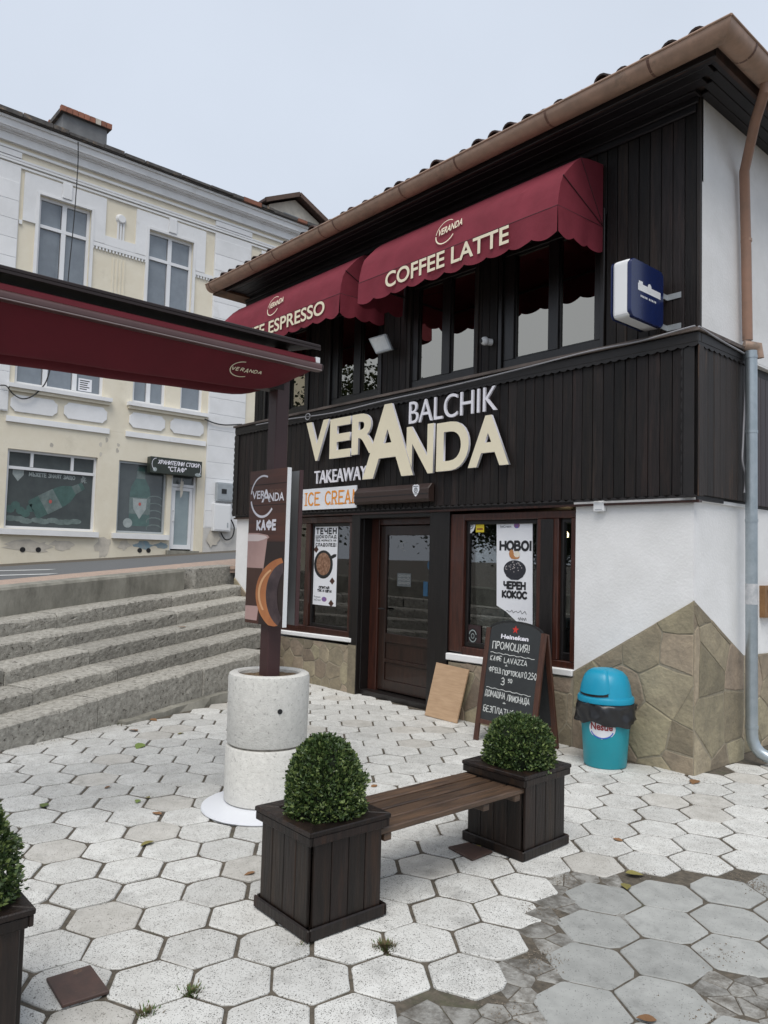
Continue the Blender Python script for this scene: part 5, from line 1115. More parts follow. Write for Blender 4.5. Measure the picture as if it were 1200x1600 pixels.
q = PY(761, 534, YW-.05); m_ = MB(); m_.tube([(q.x+.02,YW-.002,q.z),(q.x,YW-.05,q.z)], .035, 16); auto_smooth(m_.build('base', white_pl, cc))
m_ = MB(); m_.lathe((0,0,0), [(.002,-.045),(.025,-.038),(.04,-.018),(.045,0),(.04,.018),(.025,.038),(.002,.045)], 18); o_ = m_.build('dome', white_pl, cc, smooth=True, loc=(q.x,YW-.085,q.z))
m_ = MB(); m_.tube([(q.x-.012,YW-.122,q.z-.004),(q.x-.013,YW-.132,q.z-.005)], .02, 14); m_.build('lens', black_m, cc)
lbx = thing('light_box_sign', (-3.1, YW-.4, 3.7), 'projecting blue and white illuminated box sign right of the awning', 'sign')
XS = PY(1045, 450, YW-.02).x
a, b = PX(991,405,XS), PX(1037,425,XS); c, d = PX(983,493,XS), PX(1036,512,XS)
y0, y1 = (a.y+c.y)/2-.01, (b.y+d.y)/2; z0, z1 = (c.z+d.z)/2, (a.z+b.z)/2
m_ = MB(); m_.box(XS-.17, XS-.004, y0, y1, z0, z1); m_.build('housing', white_pl, lbx, bevel=.045, seg=4)
def rbox(y0, y1, z0, z1, r, x):
    pts = []
    for cy, cz, a0 in ((y1-r, z1-r, 0), (y0+r, z1-r, 90), (y0+r, z0+r, 180), (y1-r, z0+r, 270)):
        pts += [Vector((x, cy+r*math.cos(R(a0+k*18)), cz+r*math.sin(R(a0+k*18)))) for k in range(6)]
    return pts
m_ = MB(); m_.prism(rbox(y0-.002, y1+.002, z0-.002, z1+.002, .055, XS-.035), (.036, 0, 0)); m_.build('face', blue_m, lbx, bevel=.004)
m_ = MB(); m_.prism(rbox(y0-.002, y1+.002, z0-.002, z1+.002, .055, XS-.172), (-.004, 0, 0)); m_.build('face', blue_m, lbx)
fr = Frame((XS+.0015, y0, z0), (XS+.0015, y1, z0), (XS+.0015, y0, z1)); w0, h0 = fr.w, fr.h
m_ = MB(); rect(m_, fr, w0*.2, h0*.49, w0*.90, h0*.61, .001); disc(m_, fr, w0*.55, h0*.60, .03, .035, .002, 10); rect(m_, fr, w0*.22, h0*.58, w0*.34, h0*.655, .0015); m_.build('emblem', white_pl, lbx)
ftext('lettering', 'COFFEE HOUSE', fr.p(.28,.385), fr.p(.82,.385), fr.p(.28,.43), white_m, lbx, offset=.02, stand=.002) if False else None
m_ = MB(); x_ = .28
for k in range(10):
    l_ = rnd.uniform(.03,.05)
    if k == 5: x_ += .03
    rect(m_, fr, w0*x_, h0*.385, w0*(x_+l_*.7), h0*.42, .001); x_ += l_+.006
m_.build('small_print', white_pl, lbx)
for z in (z0+.03, z0+(z1-z0)*.62):
    m_ = MB(); m_.box(XS-.03, XS-.02, y1-.1, YW-.004, z-.022, z+.022); m_.box(XS-.03, XS+.10, YW-.008, YW-.002, z-.024, z+.024); m_.build('bracket', grey_pl, lbx)
al = thing('alarm_box', (-3.68, YF, 2.05), 'small white alarm box at the top of the plaster pier', 'box')
a, b = PY(927,783,YF-.03), PY(944,799,YF-.03); m_ = MB(); m_.box(a.x, b.x, YF-.035, YF+.0145, b.z, a.z); m_.build('case', white_pl, al, bevel=.012, seg=3)
m_ = MB(); m_.box(a.x+.02, b.x-.02, YF-.037, YF-.0352, b.z+.015, b.z+.02); m_.build('slot', grey_pl, al)
wf = thing('wooden_frame', (XR, 6.9, 1.2), 'small wooden frame hung on the side wall beyond the downpipe', 'frame')
a, b = PX(1190,915,XR-.08), PX(1190,965,XR-.08); m_ = MB()
for y0, y1, z0, z1 in ((a.y,a.y+.5,a.z-.04,a.z),(a.y,a.y+.5,b.z,b.z+.04),(a.y,a.y+.04,b.z+.04,a.z-.04),(a.y+.46,a.y+.5,b.z+.04,a.z-.04)): m_.box(XR-.10, XR-.05, y0, y1, z0, z1)
m_.build('frame', M('varnished_wood', (.28,.15,.06), (.18,.09,.035), 6, .5, rand=0), wf); m_ = MB(); m_.box(XR-.099, XR-.08, a.y+.04, a.y+.46, b.z+.04, a.z-.04); m_.build('panel', M('varnished_wood', (.28,.15,.06)), wf)
cable('cable', [PY(x, y, YF-.10) for x, y in ((400,664),(450,655),(520,645),(600,626),(700,604),(830,572),(920,549),(1000,533),(1060,516),(1086,509))], .007, M('grey_cable', (.30,.30,.32), rough=.6, rand=0), 'thin grey cable lying along the balcony ledge')
cable('cable', [PX(x, y, XR+.07) for x, y in ((1092,510),(1110,522),(1135,537),(1160,551),(1166,557),(1165,600),(1161,690),(1160,720),(1165,745),(1163,770))], .008, M('grey_cable', (.30,.30,.32)), 'loose grey cable hanging beside the zinc downpipe')
q = PY(481,651,YF-.12); m_ = MB(); m_.tube([q+Vector((.05*math.cos(a), 0, .04*math.sin(a))) for a in [k*.5 for k in range(13)]], .007, 6); tag(m_.build('cable_loop', M('grey_cable', (.30,.30,.32)), smooth=True), 'small coiled loop of grey cable on the balcony ledge', 'cable')

# ================================================================== FREESTANDING AWNING, POST SIGN, CONCRETE RINGS
PXc, PYc = -4.27, 2.79
fa = thing('freestanding_awning', (PXc, PYc, .70), 'large freestanding burgundy awning on a brown post, its slack fabric hanging', 'awning')
m_ = MB(); m_.box(PXc-.05, PXc+.05, PYc-.05, PYc+.05, .62, 2.78); m_.build('post', post_m, fa, bevel=.006)
m_ = MB(); m_.box(PXc-.05, PXc+.05, -.95, -.85, 0, 2.78); m_.build('post', post_m, fa, bevel=.006)
YE, Y0w = 2.86, -1.9                       # right end of the awning and its far (unseen) end
m_ = MB(); m_.box(PXc-.055, PXc+.055, Y0w+.02, YE-.06, 2.68, 2.80); m_.build('beam', hood_m, fa, bevel=.01)
m_ = MB()
for s_ in (-1, 1): m_.prism([(PXc, Y0w, 2.99), (PXc+s_*.36, Y0w, 2.945), (PXc+s_*.36, Y0w, 2.925), (PXc, Y0w, 2.97)], (0, YE-Y0w, 0))
m_.build('hood', hood_m, fa, bevel=.004)
m_ = MB()
for s_ in (-1, 1): m_.box(PXc+s_*.355-.004, PXc+s_*.355+.004, Y0w, YE, 2.910, 2.9248)
m_.build('hood_lip', hood_m, fa)
for y in (Y0w+.1, .5, PYc): m_ = MB(); m_.box(PXc-.04, PXc+.04, y-.03, y+.03, 2.80, 2.98); m_.build('hood_bracket', black_m, fa)
for s_ in (-1, 1):
    bx = PXc+s_*.335; m_ = MB()
    pr = [(0,.055),(.022,.05),(.036,.032),(.042,.005),(.040,-.03),(.030,-.05),(.0,-.055),(-.02,-.05),(-.025,.03)]
    m_.prism([(bx+s_*x, Y0w, 2.801+z*.49) for x, z in pr], (0, YE-Y0w, 0)); auto_smooth(m_.build('front_bar', M('bar_brown', (.105,.060,.058), (.095,.054,.052), 4, .33, rand=0, metal=.35), fa), 35)
    m_ = MB(); m_.box(bx+s_*.030, bx+s_*.043, Y0w, YE, 2.777, 2.782); m_.build('bar_highlight_strip', M('bar_highlight', (.30,.24,.23), rough=.3, rand=0, metal=.5), fa)  # highlight along the bar's lower edge, put in as a paler strip
    m_ = MB(); m_.prism([(bx+s_*x*.98, YE+.0005, 2.801+z*.48) for x, z in pr], (0, .014, 0)); m_.build('end_cap', white_pl if False else hood_m, fa)
    m_ = MB(); m_.box(bx-.022, bx+.012, YE-.03, YE+.004, 2.831, 2.866); m_.build('fabric_clip', white_pl, fa)
    # slack fabric: roller -> belly -> front bar; the belly shallows out towards the right end
    rows = []; ny = 70; nx = 22
    for k in range(ny+1):
        y = Y0w+.03+(YE-.02-Y0w-.03)*k/ny; e = max(0., (y-2.45)/(YE-2.45)); dep = (.235-.05*max(0, y-1.0))*(1-.88*e**2.4)
        dep *= 1-.02*math.sin(y*2.1)
        row = []
        for i in range(nx+1):
            u = i/nx; x = .02+u*.33
            z = 2.80-dep*min(1, (1-u)/.72+.0)**.92 if u > .28 else 2.80-dep*(1-((.28-u)/.28)**2.4)
            x += .012*math.sin(math.pi*u)
            row.append(Vector((PXc+s_*x, y, z+.0018*math.sin(y*9+u*7))))
        rows.append(row)
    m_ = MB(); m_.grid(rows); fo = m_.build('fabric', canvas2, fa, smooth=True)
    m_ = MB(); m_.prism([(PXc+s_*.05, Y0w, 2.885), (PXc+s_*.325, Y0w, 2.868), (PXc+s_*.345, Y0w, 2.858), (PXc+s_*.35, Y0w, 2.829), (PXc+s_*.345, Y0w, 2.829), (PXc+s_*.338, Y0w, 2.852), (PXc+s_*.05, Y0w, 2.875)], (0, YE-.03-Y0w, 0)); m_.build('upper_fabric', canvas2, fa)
    if s_ == 1: FROWS = rows
# small logo printed on the drooping fabric
def on_fabric(y, u, d=.003):
    ky = min(max((y-(Y0w+.03))/((YE-.02-Y0w-.03)/70), 0), 69.99); iy = int(ky); fy = ky-iy; ku = min(max(u*22, 0), 21.99); iu = int(ku); fu = ku-iu
    a = FROWS[iy][iu].lerp(FROWS[iy][iu+1], fu); b = FROWS[iy+1][iu].lerp(FROWS[iy+1][iu+1], fu); p = a.lerp(b, fy)
    n = (FROWS[iy+1][iu]-FROWS[iy][iu]).cross(FROWS[iy][iu+1]-FROWS[iy][iu]).normalized()
    n = n if n.dot(Vector((1,-.3,-1))) > 0 else -n
    return p+n*d
m_ = MB()
def fstroke(pts, th):
    for i in range(len(pts)-1):
        (y0, u0), (y1, u1) = pts[i], pts[i+1]; a, b = on_fabric(y0, u0), on_fabric(y1, u1); t = (b-a)
        if t.length < 1e-6: continue
        n = (on_fabric(y0, u0, .01)-a).normalized().cross(t).normalized()*th/2; m_.poly([a-n, b-n, b+n, a+n])
cy, cu = 2.36, .66
fstroke([(cy+.085*math.cos(R(a)), cu+.15*math.sin(R(a))) for a in range(95, 300, 12)], .006)
k_ = .42
for j, ch_ in enumerate('VERANDA'):
    for pl in GL[ch_ if ch_ in GL else 'А'][1] if ch_ in GL else []:
        fstroke([(cy-.075+j*.031+px*.036, cu-.035+py*(.085 if j == 3 else .06)-(.02 if j == 3 else 0)) for px, py in pl], .006)
m_.build('logo_print', cream_m, fa)

# sign panels fixed either side of the post
def sign_panel(yp, front, label, name='post_sign'):
    t = thing(name, (PXc, yp, 1.14), label, 'sign'); xa, xb, z0, z1 = -4.462, (-4.022 if front else -4.075), 1.14, 2.15; s_ = -1 if front else 1
    m_ = MB(); m_.box(xa, xb, yp-.002, yp+.002, z0, z1); m_.build('sheet', M('printed_brown_panel', (.095,.034,.022), (.062,.024,.016), 5, .35, stretch=(.6, 1, 9), rand=0) if front else grey_pl, t)
    m_ = MB(); m_.box(xb-.001, xb+.003, min(yp,yp-s_*.03), max(yp,yp-s_*.03), z0, z1); m_.box(xa-.003, xa+.001, min(yp,yp-s_*.03), max(yp,yp-s_*.03), z0, z1); m_.build('folded_edge', white_pl if front else post_m, t)
    m_ = MB(); m_.box(PXc-.03, PXc+.03, min(yp-s_*.003,yp-s_*.03), max(yp-s_*.003,yp-s_*.03), 1.3, 1.36); m_.box(PXc-.03, PXc+.03, min(yp-s_*.003,yp-s_*.03), max(yp-s_*.003,yp-s_*.03), 1.95, 2.0); m_.build('bracket', hood_m, t)
    return t
ps = sign_panel(PYc-.08, True, 'brown post sign with white logo ring, coffee cup and doughnut picture')
p2 = sign_panel(PYc+.08, False, 'second sign panel behind the post, its plain grey back showing')
m_ = MB(); m_.box(-4.458, -4.079, PYc+.0825, PYc+.0845, 1.142, 2.148); m_.build('print', M('printed_brown_panel', (.085,.030,.020)), p2)
fr = Frame((-4.462, PYc-.0825, 1.14), (-4.022, PYc-.0825, 1.14), (-4.462, PYc-.0825, 2.15)); w0, h0 = fr.w, fr.h
m_ = MB()
for z in (.265, .53, .77, .905): rect(m_, fr, 0, h0*z-.003, w0, h0*z+.003, .0004)
m_.build('plank_line_print', M('plank_line', (.02,.009,.007), rough=.5, rand=0), ps)
m_ = MB(); cx, cz, r_ = w0*.38, h0*.828, w0*.33
for a0, a1, t0 in ((70, 170, .012), (195, 320, .016)): stroke(m_, fr, arc(cx, cz, r_, r_*.93, a0, a1, 16), t0, .001)
m_.build('logo_ring', white_m, ps)
m_ = MB(); stext(m_, fr, 'КАФЕ', w0*.25, h0*.612, w0*.5, h0*.055, .017, .001, track=.3); m_.build('lettering', white_m, ps)
for txt, b, r2, t2 in (('VER',(.08,.812),(.44,.812),(.08,.866)),('A',(.35,.788),(.60,.788),(.35,.872)),('NDA',(.56,.792),(.95,.792),(.56,.846))): ftext('logo_lettering', txt, fr.p(*b), fr.p(*r2), fr.p(*t2), white_m, ps, offset=.02, stand=.0015)
ftext('town_print', 'BALCHIK', fr.p(.58,.845), fr.p(.88,.845), fr.p(.58,.868), M('faint_print', (.22,.13,.10), rough=.5, rand=0), ps, offset=.0, stand=.0015)
rect_ = MB(); rect(rect_, fr, w0*.38, 0, w0, h0*.53, .0006); rect_.build('shadow_print', M('dark_print', (.030,.016,.013), (.022,.013,.011), 5, .4, rand=0), ps)
m_ = MB(); m_.poly([fr.m(w0*x, h0*y, .0012) for x, y in ((0,.02),(.33,.02),(.55,.56),(.55,.565),(0,.565))]); m_.poly([fr.m(w0*x, h0*y, .0015) for x, y in ((0,.525),(.3,.522),(.5,.54),(.60,.56),(.55,.575),(.3,.588),(0,.59))]); m_.build('cup_print', M('pink_cup_print', (.52,.34,.31), (.44,.28,.255), 3, .4, rand=0), ps)
m_ = MB(); m_.poly([fr.m(w0*x, h0*y, .0018) for x, y in ((0,.535),(.3,.535),(.47,.548),(.55,.56),(.48,.571),(.25,.58),(0,.58))]); m_.build('froth_print', M('froth_print', (.70,.60,.58), rough=.5, rand=0), ps)
m_ = MB(); m_.poly([fr.m(w0*x, h0*y, .0016) for x, y in ((0,.11),(.36,.115),(.45,.36),(0,.36))]); m_.build('sleeve_print', M('sleeve_print', (.075,.035,.024), (.06,.028,.02), 5, .5, rand=0), ps)
def ring(mb, cx, cy, rx0, ry0, rx1, ry1, a0, a1, d, n=16):
    for k in range(n):
        b0, b1 = R(a0+(a1-a0)*k/n), R(a0+(a1-a0)*(k+1)/n); P = []
        for rx, ry, b in ((rx0,ry0,b0),(rx0,ry0,b1),(rx1,ry1,b1),(rx1,ry1,b0)): P.append((min(w0, cx+rx*math.cos(b)), min(max(0, cy+ry*math.sin(b)), h0)))
        mb.poly([fr.m(x, y, d) for x, y in P])
m_ = MB(); ring(m_, w0*1.08, h0*.20, w0*.80, h0*.235, w0*.52, h0*.205, 100, 250, .0022, 24); m_.build('doughnut_print', M('doughnut_print', (.56,.23,.085), (.38,.13,.05), 3, .4, rand=0), ps)
m_ = MB(); ring(m_, w0*1.08, h0*.20, w0*.735, h0*.19, w0*.68, h0*.18, 125, 215, .0026, 14); m_.build('doughnut_highlight_print', M('doughnut_pale', (.72,.42,.22), rough=.4, rand=0), ps)
m_ = MB(); ring(m_, w0*1.08, h0*.20, w0*.52, h0*.205, w0*.22, h0*.15, 100, 250, .0024, 20); m_.build('glaze_print', M('glaze_print', (.095,.066,.070), (.040,.026,.030), 9, .3, rand=0), ps)

# concrete rings with soil, on a white round base
cr = thing('concrete_planter', (PXc, PYc, 0), 'pale concrete planter of two stacked rings holding the awning post', 'planter')
m_ = MB(); m_.lathe((PXc, PYc, 0), [(.01,.022),(.255,.022),(.264,.03),(.266,.36),(.258,.372),(.01,.372)], 48); auto_smooth(m_.build('lower_ring', conc_m, cr), 40)
m_ = MB(); m_.lathe((PXc, PYc, 0), [(.01,.385),(.252,.385),(.258,.395),(.264,.80),(.258,.822),(.245,.83),(.205,.83),(.195,.82),(.19,.70),(.01,.70)], 48); auto_smooth(m_.build('upper_ring', conc_m, cr), 40)
m_ = MB(); m_.lathe((PXc, PYc, 0), [(.244,.371),(.244,.386)], 40); m_.build('joint', M('joint_pad', (.14,.13,.11), (.30,.28,.25), 30, .9, rand=0), cr)
m_ = MB(); rows = []
for k in range(9): rows.append([Vector((PXc+.192*k/8*math.cos(a)+1e-4*math.cos(a), PYc+.192*k/8*math.sin(a)+1e-4*math.sin(a), .800+rnd.uniform(-.010,.010))) for a in [2*math.pi*j/28 for j in range(28)]])
m_.grid(rows, True); m_.build('soil', soil_m, cr, smooth=True)
q = PZ(470,1117,.68); v = (q-Vector((PXc,PYc,q.z))); v.z = 0; v.normalize(); pz_ = Vector((PXc,PYc,.62))+v*.2625
m_ = MB(); m_.tube([pz_-v*.01, pz_+v*.0015], .016, 12); m_.build('drill_hole', black_m, cr)
m_ = MB(); m_.lathe((-4.185, 2.705, 0), [(.002,.004),(.368,.004),(.372,.010),(.368,.0195),(.002,.0195)], 56); tag(auto_smooth(m_.build('base_disc', M('white_steel_disc', (.72,.74,.78), rough=.35, rand=0)), 40), 'white round steel base plate under the concrete rings', 'base plate')

# ================================================================== BENCH WITH BOX PLANTERS
def make_planter():
    o = bpy.data.objects.new('planter_box', None); link(o)
    def brd(mb, *a): mb.box(*a)
    s_ = .184; zt = .425
    for k in range(4):                     # side boards, four to a side
        u0 = -s_+k*s_/2
        for ax in range(4):
            m_ = MB(); e = .004; t = .018
            if ax == 0: m_.box(u0+.0015, u0+s_/2-.0015, -s_-t, -s_, .05, zt-.02)
            elif ax == 1: m_.box(u0+.0015, u0+s_/2-.0015, s_, s_+t, .05, zt-.02)
            elif ax == 2: m_.box(-s_-t, -s_, u0+.0015, u0+s_/2-.0015, .05, zt-.02)
            else: m_.box(s_, s_+t, u0+.0015, u0+s_/2-.0015, .05, zt-.02)
            m_.build('side_board', planter_m, o, bevel=.003)
    b = s_+.032
    for ax in range(4):
        m_ = MB(); c = [(-b,b,-b,-s_-.019),(-b,b,s_+.019,b),(-b,-s_-.019,-s_-.019,s_+.019),(s_+.019,b,-s_-.019,s_+.019)][ax]; m_.box(c[0],c[1],c[2],c[3],.002,.055); m_.build('skirting', planter_m, o, bevel=.006)
    b = s_+.038; i_ = s_-.042
    for ax in range(4):
        m_ = MB()
        P = [[(-b,-b),(b,-b),(i_,-i_),(-i_,-i_)],[(b,-b),(b,b),(i_,i_),(i_,-i_)],[(b,b),(-b,b),(-i_,i_),(i_,i_)],[(-b,b),(-b,-b),(-i_,-i_),(-i_,i_)]][ax]
        m_.prism([(x*.999, y*.999, zt+.002) for x, y in P], (0,0,.022)); m_.build('rim_board', planter_m, o, bevel=.004)
        m_ = MB(); c = [(-b+.006,b-.006,-b+.004,-b+.02),(-b+.006,b-.006,b-.02,b-.004),(-b+.004,-b+.02,-b+.021,b-.021),(b-.02,b-.004,-b+.021,b-.021)][ax]; m_.box(c[0],c[1],c[2],c[3],zt-.035,zt+.0015); m_.build('rim_apron', planter_m, o, bevel=.003)
    m_ = MB(); m_.box(-s_, s_, -s_, s_, .03, .05); m_.build('floor', planter_m, o)
    m_ = MB(); rows = [[Vector((x, y, .345+rnd.uniform(-.01,.01))) for x in [(-s_+2*s_*k/10) for k in range(11)]] for y in [(-s_+2*s_*k/10) for k in range(11)]]; m_.grid(rows); m_.build('soil', M('dark_soil', (.03,.022,.016), (.015,.011,.008), 40, .95, .6, rand=0), o)
    return o
pl0 = make_planter(); pkids = list(pl0.children)
def copy_tree(root):
    r = root.copy(); COL.objects.link(r)
    for ch in root.children:
        c = ch.copy(); COL.objects.link(c); c.parent = r; c.matrix_parent_inverse = Matrix.Identity(4)
    return r
SP = [((-2.810, 2.147), 'near dark wooden planter box at the left end of the bench', R(-1)), ((-2.806, 3.526), 'far dark wooden planter box at the right end of the bench', R(1.5)), ((-2.815, .625), 'dark wooden planter box cut off at the left edge of the picture', R(0))]
for k, ((x, y), lab_, rz) in enumerate(SP):
    o = pl0 if k == 0 else copy_tree(pl0)
    o.location = (x, y, .002); o.rotation_euler = (0, 0, rz); tag(o, lab_, 'planter', 'planter boxes of the bench')
bn = thing('bench_seat', (-2.81, 2.85, .33), 'brown slatted bench seat spanning between two planter boxes', 'bench')
for k in range(4):
    x = -2.968+k*.104; L0, L1 = 2.345, 3.337
    m_ = MB(); m_.box(x-.0445, x+.0445, L0-.02, L1+.02, .352+rnd.uniform(-.002,.002), .380+rnd.uniform(-.002,.002)); m_.build('slat', slat_m, bn, bevel=.005)
for y in (2.375, 3.05, 3.30): m_ = MB(); m_.box(-3.01, -2.615, y-.022, y+.022, .318, .3515); m_.build('cross_batten', slat_m, bn, bevel=.003)

# ---- clipped box shrubs: dense leaf faces over a solid dark core
def bush(name, x, y, z, rx, ry, h, cone, label, n, seed):
    rr = random.Random(seed); t = thing(name, (x, y, z), label, 'shrub', 'clipped box shrubs in the planter boxes'); m_ = MB()
    lump = [(rr.uniform(0,6.28), rr.uniform(-.9,1), rr.uniform(.06,.16)) for _ in range(26)]
    ph = [rr.uniform(0,6.28) for _ in range(4)]; holes = [(rr.uniform(0,6.28), rr.uniform(.1,.95), rr.uniform(.05,.11)) for _ in range(16)]; shoots = [(rr.uniform(0,6.28), rr.uniform(.3,.98), rr.uniform(.04,.13)) for _ in range(26)]
    def radius(a, v):                      # v in 0..1 over the height
        pr = max(0., 1-abs(2*v-.84)**2.6/(1.16**2.6 if v > .42 else .84**2.6*2.2))**.5
        pr *= 1-cone*v
        s_ = 0
        for la, lv, lw in lump: s_ += lw*.62*math.exp(-((((a-la+math.pi) % 6.283)-math.pi)**2+(2*(v*2-1-lv))**2)*3.5)
        return pr*(.90+s_)*(1+.05*math.sin(a+ph[0])+.045*math.sin(2*a+ph[1]+3*v)+.03*math.sin(3*a+ph[2]-5*v))
    for k in range(n):
        a = rr.uniform(0, 6.283); v = rr.random(); d = 1-abs(rr.gauss(0, .10)) if rr.random() < .85 else rr.uniform(.5, .95)
        if rr.random() < .10: d += rr.uniform(0, .10)
        if any(((a-ha+math.pi) % 6.283-math.pi)**2+(v-hv)**2*4 < hr*hr*2 for ha, hv, hr in holes) and rr.random() < .75: continue
        if rr.random() < .06:
            ha, hv, hr = rr.choice(shoots); a = ha+rr.gauss(0,.05); v = min(1, max(0, hv+rr.gauss(0,.02))); d = 1+hr*rr.random()
        r_ = radius(a, v)*d; ca, sa = math.cos(a), math.sin(a); p = Vector((x+rx*r_*ca, y+ry*r_*sa, z+h*v+rr.uniform(-.012,.012)+(.02*rr.random() if v > .8 else 0)))
        out = Vector((ca, sa, (v-.4)*1.7+.25)).normalized(); dirv = (out*.8+Vector((rr.gauss(0,.6), rr.gauss(0,.6), rr.gauss(0,.6)+.25))).normalized()
        sd_ = dirv.cross(Vector((rr.gauss(0,1), rr.gauss(0,1), rr.gauss(0,1)))).normalized(); L = rr.uniform(.014, .025); wd = L*rr.uniform(.24,.36); up_ = sd_.cross(dirv)*L*.12
        m_.cur = 2 if (d > .95 and rr.random() < .42) else (1 if rr.random() < .5 else 0)  # some outermost leaves coloured paler, painting highlights onto the shrub
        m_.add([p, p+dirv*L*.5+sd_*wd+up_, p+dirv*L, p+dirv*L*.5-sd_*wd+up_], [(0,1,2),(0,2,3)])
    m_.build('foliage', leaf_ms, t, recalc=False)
    c_ = MB(); prof = [(max(.004, rx*.72*radius(1.0, v/10)), h*v/10) for v in range(0, 11)]; c_.lathe((x, y, z), prof, 16); c_.build('shade_core', M('shrub_core', (.016,.026,.010), (.008,.012,.006), 60, .95, .5, rand=0), t, smooth=True)  # solid core, coloured dark to stand for shade in the leaf gaps
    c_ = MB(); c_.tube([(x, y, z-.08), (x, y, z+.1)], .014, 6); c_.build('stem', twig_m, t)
bush('box_shrub', -2.808, 2.144, .368, .198, .198, .385, .18, 'tall rounded box shrub in the near planter box', 12000, 11)
bush('box_shrub', -2.803, 3.526, .380, .202, .202, .312, .0, 'low round box shrub in the far planter box, before the chalkboard', 11000, 12)
bush('box_shrub', -2.815, .625, .38, .215, .215, .43, .2, 'box shrub partly showing at the left edge of the picture', 10000, 13)

# ================================================================== CHALKBOARD, BIN, BOARD
cb = thing('chalkboard_stand', (-4.3, 5.3, 0), 'wooden A-frame chalkboard with white chalk prices beside the shop window', 'chalkboard')
BX0, BX1 = -4.615, -3.955
bot, top = Vector((0, 5.19, 0)), Vector((0, 5.345, .985)); upd = (top-bot).normalized(); LL = (top-bot).length
fr = Frame((BX0, bot.y, bot.z), (BX1, bot.y, bot.z), (BX0, top.y, top.z)); W_ = fr.w
def fpiece(mb, fr, x0, y0, x1, y1, d0, d1): mb.prism([fr.m(x0,y0,d0), fr.m(x1,y0,d0), fr.m(x1,y1,d0), fr.m(x0,y1,d0)], fr.N*(d1-d0))
brown_w = M('brown_frame_wood', (.085,.034,.020), (.05,.021,.014), 6, .5, .15, stretch=(6,6,.8), rand=.1)
for x0, x1 in ((0,.05),(W_-.05,W_)): m_ = MB(); fpiece(m_, fr, x0, 0, x1, LL-.0, -.012, .012); m_.build('front_leg', brown_w, cb, bevel=.003)
m_ = MB(); fpiece(m_, fr, .05, .15, W_-.05, .19, -.010, .010); m_.build('lower_rail', brown_w, cb, bevel=.003)
pts = [(.05,.19),(W_-.05,.19),(W_-.05,LL-.02)]+[(W_/2+(W_/2-.05)*math.cos(R(a)), LL-.02+.085*math.sin(R(a))) for a in range(12, 180, 12)]+[(.05,LL-.02)]
m_ = MB(); m_.prism([fr.m(x, y, -.004) for x, y in pts], fr.N*.008); m_.build('slate', chalk_m, cb)
m_ = MB()
ap = [(W_/2+(W_/2-.03)*math.cos(R(a)), LL-.02+.095*math.sin(R(a))) for a in range(0, 181, 12)]
for k in range(len(ap)-1): m_.bar(fr.m(*ap[k], 0), fr.m(*ap[k+1], 0), .012, .012, fr.N)
m_.build('arched_edge', black_m, cb)
jt = .0035
def chalk(text, x, y, wd, h, th=.006): m_ = MB(); stext(m_, fr, text, W_*x, LL*y, W_*wd, h, th, .006, jit=jt); m_.build('chalk_writing', chalk_w, cb)
chalk('ПРОМОЦИЯ!', .14, .822, .62, .062, .008)
def wavy(y):
    m_ = MB(); stroke(m_, fr, [(W_*(.12+.74*k/20), LL*y+.004*math.sin(k*1.9)-.0006*k) for k in range(21)], .005, .006); m_.build('chalk_line', chalk_w, cb)
wavy(.785); chalk('КАФЕ', .13, .715, .19, .042); chalk('LAVAZZA', .37, .710, .38, .042); chalk('+', .40, .67, .035, .03)
chalk('ФРЕШ', .13, .61, .2, .045); chalk('ПОРТОКАЛ', .37, .605, .33, .04); chalk('0.250', .73, .605, .19, .05); chalk('3', .36, .515, .055, .06, .008); chalk('50', .47, .545, .07, .03)
wavy(.475); chalk('ДОМАШНА', .11, .40, .34, .05); chalk('ЛИМОНАДА', .49, .39, .36, .05); chalk('+', .43, .345, .045, .04); chalk('БЕЗПЛАТНО', .11, .265, .52, .05); chalk('ТОПКА', .4, .205, .25, .03) if all(c in GL for c in 'ТОПКА') else None
m_ = MB(); sp_ = []
for k in range(10): r_ = .038 if k % 2 == 0 else .016; sp_.append((W_*.5+r_*math.sin(R(36*k)), LL*1.005+r_*math.cos(R(36*k))))
m_.poly([fr.m(x, y, .006) for x, y in sp_]); m_.build('red_star', M('star_red', (.50,.03,.02), rough=.4, rand=0), cb)
ftext('brand_print', 'Heineken', fr.m(W_*.27, LL*.916, .005), fr.m(W_*.73, LL*.916, .005), fr.m(W_*.27, LL*.956, .005), white_m, cb, offset=.03, stand=.002)
bot2, top2 = Vector((0, 5.535, 0)), Vector((0, 5.372, .975)); fr2 = Frame((BX1, bot2.y, 0), (BX0, bot2.y, 0), (BX1, top2.y, .975)); L2 = fr2.h
for x0, x1 in ((0,.05),(W_-.05,W_)): m_ = MB(); fpiece(m_, fr2, x0, 0, x1, L2, -.012, .012); m_.build('rear_leg', brown_w, cb, bevel=.003)
m_ = MB(); fpiece(m_, fr2, .05, .19, W_-.05, L2-.02, -.004, .004); m_.build('rear_slate', chalk_m, cb)
m_ = MB(); fpiece(m_, fr2, .05, .15, W_-.05, .19, -.010, .010); m_.build('rear_rail', brown_w, cb)
